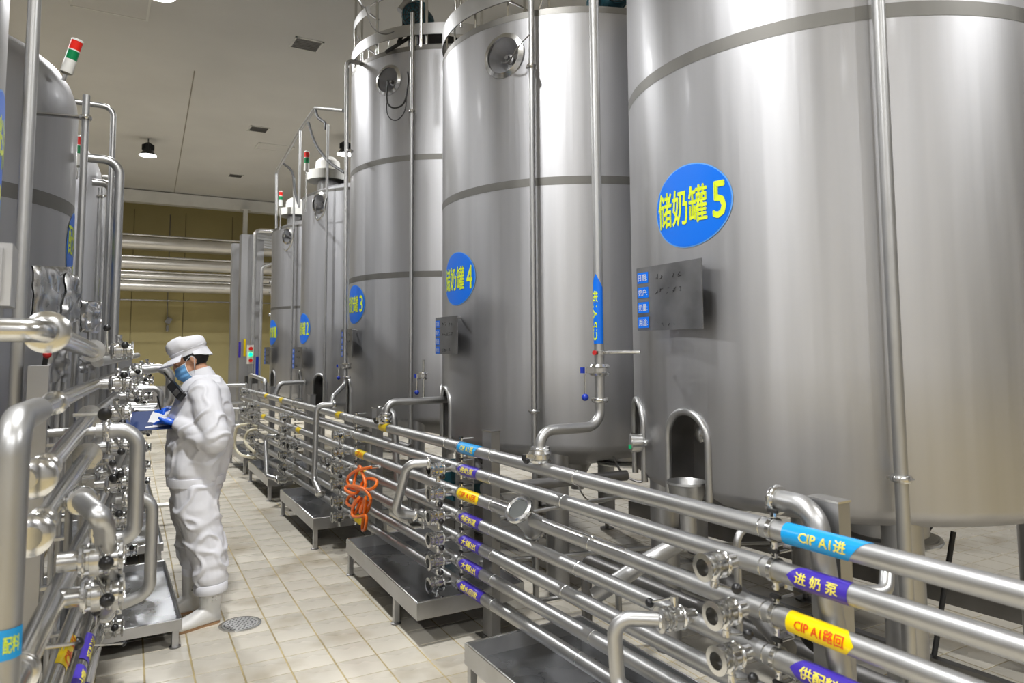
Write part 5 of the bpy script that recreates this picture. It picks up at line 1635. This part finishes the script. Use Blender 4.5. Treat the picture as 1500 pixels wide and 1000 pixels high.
LARM = [(-0.01, 0.17, 1.345), (-0.075, 0.25, 1.10), (0.115, 0.155, 1.175)]
RARM = [(0.01, -0.17, 1.345), (0.00, -0.26, 1.10), (0.215, -0.115, 1.215)]
LARMP = [(-0.01, 0.16, 1.345), (-0.05, 0.215, 1.23), (-0.085, 0.245, 1.115), (-0.065, 0.24, 1.085), (0.03, 0.20, 1.125), (0.125, 0.155, 1.175)]
RARMP = [(0.01, -0.16, 1.345), (0.0, -0.23, 1.22), (-0.005, -0.265, 1.11), (0.02, -0.26, 1.085), (0.11, -0.19, 1.15), (0.215, -0.115, 1.215)]
for P in (LARMP, RARMP):
    limb(b, P, [0.055, 0.048, 0.042, 0.040, 0.034, 0.026])
NLEG = [(0.03, 0.095, 0.86), (0.01, 0.105, 0.68), (-0.035, 0.11, 0.48), (-0.065, 0.115, 0.25), (-0.075, 0.12, 0.09)]
FLEG = [(0.05, -0.095, 0.86), (0.085, -0.10, 0.68), (0.085, -0.105, 0.48), (0.06, -0.115, 0.25), (0.055, -0.12, 0.09)]
for P in (NLEG, FLEG):
    limb(b, P, [0.085, 0.075, 0.055, 0.042, 0.030])
organic('body', b, SKIN, man, 0.007, 3)

# hair under the cap
h = MB(); s0 = len(h.v)
h.ball((0, 0, 0), 1.0, 24, 0.101, 0.081, 0.095)
h.v = [HM @ (p + V(-0.014, 0, 0.030)) for p in h.v]
inv_h = HM.inverted()
hf = []
for f in h.f:
    c = sum((inv_h @ h.v[i] for i in f), Vector()) / len(f)
    if c.z > 0.005 or (c.x < -0.02 and c.z > -0.045):
        if not (c.x > 0.045 and c.z < 0.05):
            hf.append(f)
h.f = hf; h.mi = [0] * len(hf)
h.v = [WMAT @ p for p in h.v]
h.build('hair', HAIR, man)

def local_build(mb, name, mats, parent, sharp=50):
    mb.v = [WMAT @ p for p in mb.v]
    return mb.build(name, mats, parent, sharp)

# eyes and brows, looking down
for s in (-1, 1):
    e = MB(); e.ball(H(0.078, s * 0.033, 0.008), 0.0125, 12)
    local_build(e, 'eyelid', SKIN, man)
    e = MB(); e.tube([H(0.088 - 0.002 * abs(k), s * 0.033 + 0.0055 * k, 0.0015 + 0.0008 * abs(k)) for k in (-2, -1, 0, 1, 2)], 0.0016, 6)
    local_build(e, 'eyelash', HAIR, man)
    e = MB(); e.tube([H(0.086 - 0.004 * abs(k), s * 0.036 + 0.009 * k, 0.030 - 0.0015 * abs(k)) for k in (-2, -1, 0, 1, 2)], 0.0035, 6)
    local_build(e, 'eyebrow', HAIR, man)

# pleated mask
mk = MB()
def mf(u, v):
    a = (u - 0.5) * 2.35
    z = -0.014 - v * 0.098
    bulge = math.sin(v * PI)
    pleat = 0.0022 * math.sin(v * PI * 7)
    rx = 0.098 + 0.018 * bulge + pleat
    ry = 0.074 + 0.004 * bulge + pleat
    zz = z + 0.030 * (1 - math.cos(a)) * (0.5 - v)
    return H(0.002 + rx * math.cos(a) - 0.02 * v * v, ry * math.sin(a), zz)
mk.grid(mf, 28, 30)
o = local_build(mk, 'face_mask', MASKB, man, 80)
ed = MB()
ed.tube([mf(k / 28, 0) for k in range(29)], 0.003, 6); ed.tube([mf(k / 28, 1) for k in range(29)], 0.0025, 6)
ed.tube([mf(0, k / 10) for k in range(11)], 0.0028, 6); ed.tube([mf(1, k / 10) for k in range(11)], 0.0028, 6)
for (u, s) in ((0.0, -1), (1.0, 1)):
    ed.tube(spline([mf(u, 0.03), H(0.02, s * 0.080, 0.012), H(-0.008, s * 0.090, 0.022), H(-0.018, s * 0.090, 0.0), H(-0.004, s * 0.084, -0.035), mf(u, 0.97)], 5), 0.0016, 6)
local_build(ed, 'mask_edging', MASKW, o)

# cap: band, puffed crown, peak, neck flap
cp = MB()
NA = 48
prof = [(0.0, 0.105, 0.086), (0.012, 0.106, 0.088), (0.032, 0.107, 0.089), (0.036, 0.110, 0.093), (0.06, 0.114, 0.100), (0.090, 0.109, 0.096), (0.108, 0.088, 0.080), (0.116, 0.05, 0.05), (0.118, 0.01, 0.01)]
rings = []
for (z, rx, ry) in prof:
    r0 = len(cp.v)
    for k in range(NA):
        a = 2 * PI * k / NA
        fold = 1 + (0.02 * math.sin(a * 9 + z * 40) + 0.015 * math.sin(a * 5)) * (1 if 0.035 < z < 0.1 else 0.15)
        tiltz = z * 1.0 + (0.012 * math.cos(a) if z > 0.03 else 0)
        cp.v.append(H(-0.010 + rx * fold * math.cos(a), ry * fold * math.sin(a), 0.035 + tiltz))
    rings.append(r0)
for i in range(len(rings) - 1): cp.join(rings[i], rings[i + 1], NA)
cp.face([rings[-1] + k for k in range(NA)])
co = local_build(cp, 'cap', CLOTH, man, 60)
bd_ = MB(); bd_.tube([H(-0.010 + 0.1115 * math.cos(2 * PI * k / NA), 0.0915 * math.sin(2 * PI * k / NA), 0.069) for k in range(NA)], 0.0022, 6, closed=True)
local_build(bd_, 'cap_seam', CLOTH, co)
pk = MB()
def peak(s):
    def f(u, v):
        a = (u - 0.5) * 2.3
        ext = 0.088 * math.cos(a * 0.62) ** 1.0
        r = v
        return H(-0.010 + (0.104 + ext * r) * math.cos(a), (0.085 + ext * 0.75 * r) * math.sin(a), 0.050 - 0.018 * r * r - 0.004 * r - s * 0.0015 - 0.016 * abs(math.sin(a)) ** 2 * r)
    return f
pk.grid(peak(1), 24, 8); pk.grid(lambda u, v: peak(-1)(1 - u, v), 24, 8)
local_build(pk, 'cap_peak', CLOTH, co, 60)
fl = MB()
def flap(s):
    def f(u, v):
        a = PI + (u - 0.5) * 2.9
        wv = 0.006 * math.sin(u * 22) * v
        return H(-0.010 + (0.106 + 0.012 * v + wv + s * 0.0015) * math.cos(a), (0.087 + 0.010 * v + wv + s * 0.0015) * math.sin(a), 0.045 - 0.062 * v * (0.25 + 0.75 * max(0, -math.cos(a))))
    return f
fl.grid(flap(1), 30, 6); fl.grid(lambda u, v: flap(-1)(1 - u, v), 30, 6)
local_build(fl, 'cap_flap', CLOTH, co, 60)

# jacket
def wr_j(co, n):
    w = 0
    w += 0.010 * noise.noise(V(co.x * 5, co.y * 5, co.z * 9))
    w += 0.005 * noise.noise(V(co.x * 14 + 5, co.y * 14, co.z * 22))
    q = noise.noise(V(co.x * 6 + co.z * 3, co.y * 6 - co.z * 4, co.z * 5 + 9))
    w += 0.011 * (max(0.0, 1 - abs(q) * 7)) * (1.0 if abs(co.y) > 0.2 or co.z < 1.15 else 0.5)
    if co.z < 1.12: w += 0.008 * math.sin(math.atan2(co.y, co.x - 0.03) * 7 + co.z * 6) * (1.12 - co.z) / 0.3
    return w
j = MB()
oval_loft(j, [((0.038, 0, 0.835), 0.158, 0.205), ((0.040, 0, 0.87), 0.170, 0.215), ((0.030, 0, 0.98), 0.180, 0.218), ((0.020, 0, 1.10), 0.184, 0.215), ((0.015, 0, 1.22), 0.180, 0.215),
              ((0.010, 0, 1.31), 0.158, 0.212), ((0.008, 0, 1.37), 0.130, 0.185), ((0.010, 0, 1.415), 0.100, 0.135), ((0.012, 0, 1.445), 0.078, 0.090)], 36)
limb(j, [(-0.005, 0.15, 1.345), (-0.045, 0.215, 1.23), (-0.085, 0.245, 1.115), (-0.070, 0.24, 1.080), (0.02, 0.20, 1.12), (0.105, 0.165, 1.165)], [0.092, 0.084, 0.078, 0.076, 0.068, 0.054], 18)
limb(j, [(0.015, -0.15, 1.345), (0.0, -0.23, 1.22), (-0.005, -0.262, 1.11), (0.02, -0.25, 1.085), (0.10, -0.19, 1.14), (0.19, -0.13, 1.20)], [0.092, 0.082, 0.074, 0.072, 0.064, 0.050], 18)
jk = organic('jacket', j, CLOTH, man, 0.0075, 5, wr_j)
# waistband, collar, cuffs, placket
wb = MB(); oval_loft(wb, [((0.040, 0, 0.800), 0.164, 0.212), ((0.040, 0, 0.835), 0.168, 0.215), ((0.040, 0, 0.850), 0.166, 0.212)], 40)
local_build(wb, 'hem_band', CLOTH, jk, 60)
cl = MB()
def collar(s):
    def f(u, v):
        a = 0.45 + u * (2 * PI - 0.9)
        return V(0.022 + 0.030 * v + (0.072 - 0.004 * v + s * 0.003) * math.cos(a), (0.076 - 0.006 * v + s * 0.003) * math.sin(a), 1.432 + 0.050 * v - 0.020 * math.cos(a))
    return f
cl.grid(collar(1), 32, 4); cl.grid(lambda u, v: collar(-1)(1 - u, v), 32, 4)
local_build(cl, 'collar', CLOTH, jk, 60)
pl = MB()
def plk(u, v):
    z = 0.86 + v * 0.56
    hx = 0.172 if z < 1.2 else 0.172 - 0.055 * ((z - 1.2) / 0.22) ** 1.6 * 1.3
    return V(0.028 + hx + 0.012, 0.03 * (u - 0.5), z)
for (P, r, nm) in (([(0.085, 0.175, 1.152), (0.130, 0.152, 1.178)], 0.046, 'cuff'), ([(0.165, -0.150, 1.185), (0.222, -0.112, 1.220)], 0.043, 'cuff')):
    c = MB(); d = (V(*P[1]) - V(*P[0]))
    c.lathe(P[0], d, [(0, r * 1.10), (d.length * 0.3, r * 1.12), (d.length, r), (d.length * 0.96, r * 0.8)], 26, True, True)
    local_build(c, nm, CLOTH, jk)
lg = MB()
for i, (u, v, w, hh) in enumerate(((-0.020, 0.010, 0.010, 0.003), (-0.008, 0.012, 0.008, 0.004), (0.004, 0.013, 0.009, 0.003), (0.016, 0.016, 0.008, 0.003), (0.028, 0.020, 0.010, 0.003), (-0.004, -0.004, 0.016, 0.0025))):
    lg.box(0.085 - u * 0.75, 0.195 - 0.02 * (u > 0), 1.345 + v, w * 0.7, 0.003, hh)
tag(local_build(lg, 'chest_embroidery', INK, jk), 'tiny dark stitched lettering')

# trousers
def wr_t(co, n):
    w = 0.008 * noise.noise(V(co.x * 7, co.y * 7, co.z * 8 + co.x * 10))
    w += 0.008 * noise.noise(V(co.x * 10 + 3, co.y * 10, co.z * 20)) * (1.2 if co.z < 0.6 else 0.5)
    q = noise.noise(V(co.x * 5 + co.z * 5, co.y * 7, co.z * 7 - co.x * 5))
    w += 0.014 * max(0.0, 1 - abs(q) * 6)
    return w
tr = MB()
oval_loft(tr, [((0.045, 0, 0.70), 0.125, 0.175), ((0.04, 0, 0.78), 0.150, 0.195), ((0.04, 0, 0.85), 0.150, 0.195)], 30)
limb(tr, [(0.035, 0.090, 0.80), (0.015, 0.105, 0.66), (-0.025, 0.11, 0.50), (-0.055, 0.115, 0.36), (-0.070, 0.12, 0.245)], [0.125, 0.120, 0.108, 0.100, 0.086], 20)
limb(tr, [(0.060, -0.090, 0.80), (0.080, -0.10, 0.66), (0.075, -0.105, 0.50), (0.060, -0.115, 0.36), (0.055, -0.12, 0.27)], [0.120, 0.110, 0.090, 0.080, 0.062], 20)
ts = organic('trousers', tr, CLOTH, man, 0.0075, 4, wr_t)
for (c, r, z0) in (((-0.072, 0.12), 0.092, 0.185), ((0.055, -0.12), 0.066, 0.225)):
    cf = MB(); cf.lathe((c[0], c[1], z0), (0.05, 0, 1), [(0.004, r * 0.80), (0, r * 0.98), (0.006, r * 1.03), (0.05, r * 1.02), (0.055, r * 0.96)], 32, False, False)
    local_build(cf, 'turn_up', CLOTH, ts)

# boots
def boot(c, ang, shaft, label):
    M = Matrix.Translation((c[0], c[1], 0)) @ Matrix.Rotation(ang, 4, 'Z')
    m = MB()
    # sections along the foot: x, half width, top height
    secs = [(-0.075, 0.022, 0.050), (-0.065, 0.034, 0.085), (-0.03, 0.039, 0.105), (0.02, 0.040, 0.100), (0.07, 0.042, 0.078), (0.12, 0.047, 0.062), (0.16, 0.045, 0.055), (0.185, 0.034, 0.046), (0.198, 0.014, 0.034)]
    n = 16; rings = []
    for (x, w, h) in secs:
        r0 = len(m.v)
        w *= 1.16; h = 0.018 + (h - 0.018) * 1.16
        for k in range(n):
            a = 2 * PI * k / n
            ca, sa = math.cos(a), math.sin(a)
            zz = 0.006 + (h - 0.006) * (0.5 + 0.5 * sa)
            m.v.append(M @ V(x, w * math.copysign(abs(ca) ** 0.7, ca), zz))
        rings.append(r0)
    for i in range(len(rings) - 1): m.join(rings[i], rings[i + 1], n)
    m.face([rings[0] + k for k in range(n)][::-1]); m.face([rings[-1] + k for k in range(n)])
    r0 = []
    for (x, z, rx, ry) in ((-0.022, 0.05, 0.058, 0.044), (-0.022, 0.10, 0.059, 0.049), (-0.022, 0.15, 0.064, 0.057), (-0.022, shaft, 0.068, 0.063)):
        b0 = len(m.v)
        for k in range(24):
            a = 2 * PI * k / 24
            m.v.append(M @ V(x + rx * math.cos(a), ry * math.sin(a), z))
        r0.append(b0)
    for i in range(3): m.join(r0[i], r0[i + 1], 24)
    m.face([r0[0] + k for k in range(24)][::-1]); m.face([r0[3] + k for k in range(24)])
    bo = organic('boot', m, BOOT, man, 0.006, 3)
    so = MB(); n = 14
    out = [(-0.080, 0.012), (-0.076, 0.026), (-0.04, 0.036), (0.02, 0.034), (0.08, 0.039), (0.13, 0.045), (0.165, 0.042), (0.188, 0.028), (0.198, 0.009)]
    ring = [(x, y) for x, y in out] + [(x, -y) for x, y in out[::-1]]
    for z in (0.0, 0.014):
        for (x, y) in ring: so.v.append(M @ V(x * 0.93, y * 0.92, z))
    k = len(ring)
    so.face(list(range(k))[::-1]); so.face(list(range(k, 2 * k)))
    for i in range(k): so.face([i, (i + 1) % k, k + (i + 1) % k, k + i])
    local_build(so, 'sole', SOLE, bo)
    ey = MB()
    for (dx, z) in ((-0.03, 0.17), (-0.01, 0.165), (-0.028, 0.15), (-0.008, 0.145)):
        p = M @ V(dx, 0.050, z); q = M @ V(dx, 0.060, z)
        ey.cyl(p, q, 0.004, n=8)
    local_build(ey, 'eyelet', PIPE2, bo)
boot((-0.052, 0.132), math.radians(30), 0.215, '')
boot((0.077, -0.112), math.radians(16), 0.24, '')

# gloved hands: palm, four fingers of different length, thumb
def hand(M, curls, thumb, name, side=1):
    m = MB()
    def W(x, y, z): return M @ V(x, y * side, z)
    s0 = len(m.v)
    limb(m, [W(-0.045, 0, 0), W(-0.01, 0, 0.0)], [0.026, 0.026], 12, 3)
    for yy in (-0.027, -0.009, 0.009, 0.027):
        limb(m, [W(-0.005, yy * 0.7, 0), W(0.03, yy * 0.92, 0.002), W(0.072, yy, 0)], [0.014, 0.013, 0.0115], 10, 3)
    for yy, ln, cu in zip((0.028, 0.010, -0.009, -0.027), (0.066, 0.074, 0.070, 0.056), curls):
        pts = [V(0.066, yy, 0)]; a = 0; seg = ln / 3
        for q in range(3):
            a += cu * (0.8 if q == 0 else 1.0)
            pts.append(pts[-1] + V(math.cos(a) * seg, 0, -math.sin(a) * seg))
        limb(m, [W(*p) for p in pts], [0.0105, 0.0100, 0.0092, 0.0082], 10, 4)
    limb(m, [W(*p) for p in thumb], [0.013, 0.0115, 0.0105, 0.009], 10, 4)
    return organic(name, m, GLOVE, man, 0.0038, 2)

def basis(o, fx, up_):
    fx = Vector(fx).normalized(); z = Vector(up_); z = (z - fx * z.dot(fx)).normalized(); y = z.cross(fx)
    M = Matrix((fx, y, z)).transposed().to_4x4(); M.translation = o
    return M
# board frame
BX = Vector((0.955, -0.06, -0.04)).normalized(); BY = Vector((0.05, 0.90, -0.42)).normalized(); BZ = BX.cross(BY).normalized()
BC = Vector((0.300, 0.045, 1.185))
# left hand: palm beneath the near corner of the board, thumb on top
lh = hand(basis((0.150, 0.140, 1.178), (0.80, -0.50, 0.12), (-0.15, 0.35, 1.0)), (0.25, 0.35, 0.45, 0.55), [(0.0, 0.022, 0.004), (0.022, 0.042, 0.014), (0.045, 0.050, 0.026), (0.066, 0.044, 0.030)], 'glove')
# right hand: curled round the pen
rh = hand(basis((0.235, -0.098, 1.232), (0.30, 0.92, 0.05), (0.25, -0.1, 1.0)), (0.55, 0.8, 1.0, 1.1), [(0.0, 0.022, 0.0), (0.025, 0.040, -0.004), (0.052, 0.040, -0.016), (0.072, 0.028, -0.026)], 'glove')

# things in the hands and on the chest
cb = thing('clipboard', 'dark blue clipboard held in blue gloved hands', 'clipboard', M=WMAT @ Matrix.Translation(BC))
def BP(u, v, w): return WMAT @ (BC + BX * u + BY * v + BZ * w)
m = MB(); R3 = WMAT.to_3x3() @ Matrix((BX, BY, BZ)).transposed()
c = BP(0, 0, 0); m.box(c.x, c.y, c.z, 0.31, 0.225, 0.004, R3).build('board', NAVY, cb)
m = MB(); m.grid(lambda u, v: BP(-0.145 + 0.15 * u, -0.10 + 0.19 * v, 0.004 + 0.010 * (1 - u) ** 2 + 0.003 * math.sin(v * 6)), 8, 8); m.build('paper', PAPER, cb)
c = BP(-0.14, 0, 0.008); MB().box(c.x, c.y, c.z, 0.02, 0.10, 0.010, R3).build('clip', PIPE2, cb)
pn = thing('pen', 'black pen held upright in the right glove over the clipboard', 'pen', M=WMAT @ Matrix.Translation((0.26, -0.03, 1.21)))
pa = WMAT @ V(0.245, -0.02, 1.205); pb = WMAT @ V(0.275, -0.02, 1.325)
MB().cyl(pa, pb, 0.005, n=10).build('barrel', BLACK, pn)
MB().cyl(pa - (pb - pa).normalized() * 0.012, pa, 0.0015, 0.005, n=10).build('tip', PIPE2, pn)
MB().box(*(pb + Vector((0, 0, -0.012)) + WMAT.to_3x3() @ V(0.007, 0, 0)), 0.003, 0.004, 0.035).build('pocket_clip', PIPE2, pn)
rd = thing('walkie_talkie', 'black walkie-talkie with stub aerial clipped to the white jacket front', 'radio', M=WMAT @ Matrix.Translation((0.14, 0.13, 1.36)))
ra = V(0.172, 0.108, 1.395); rb_ = V(0.098, 0.188, 1.322)
ax = (rb_ - ra).normalized(); outv = V(0.45, 0.85, 0.25); outv = (outv - ax * outv.dot(ax)).normalized(); sd = ax.cross(outv)
R4 = WMAT.to_3x3() @ Matrix((sd, outv, ax)).transposed()
c = WMAT @ ((ra + rb_) / 2 + outv * 0.012)
MB().box(c.x, c.y, c.z, 0.048, 0.030, (rb_ - ra).length, R4).build('case', BLACK, rd)
c2 = WMAT @ (ra.lerp(rb_, 0.68) + outv * 0.030); MB().box(c2.x, c2.y, c2.z, 0.034, 0.004, 0.04, R4).build('speaker_grille', DARKST, rd)
MB().cyl(WMAT @ (ra + sd * -0.014 + outv * 0.01), WMAT @ (ra + sd * -0.014 + outv * 0.01 - ax * 0.105), 0.0065, 0.004, n=10).build('aerial', RUBBER, rd)
MB().cyl(WMAT @ (ra + sd * 0.012 + outv * 0.01), WMAT @ (ra + sd * 0.012 + outv * 0.01 - ax * 0.014), 0.008, n=12).build('knob', BLACK, rd)
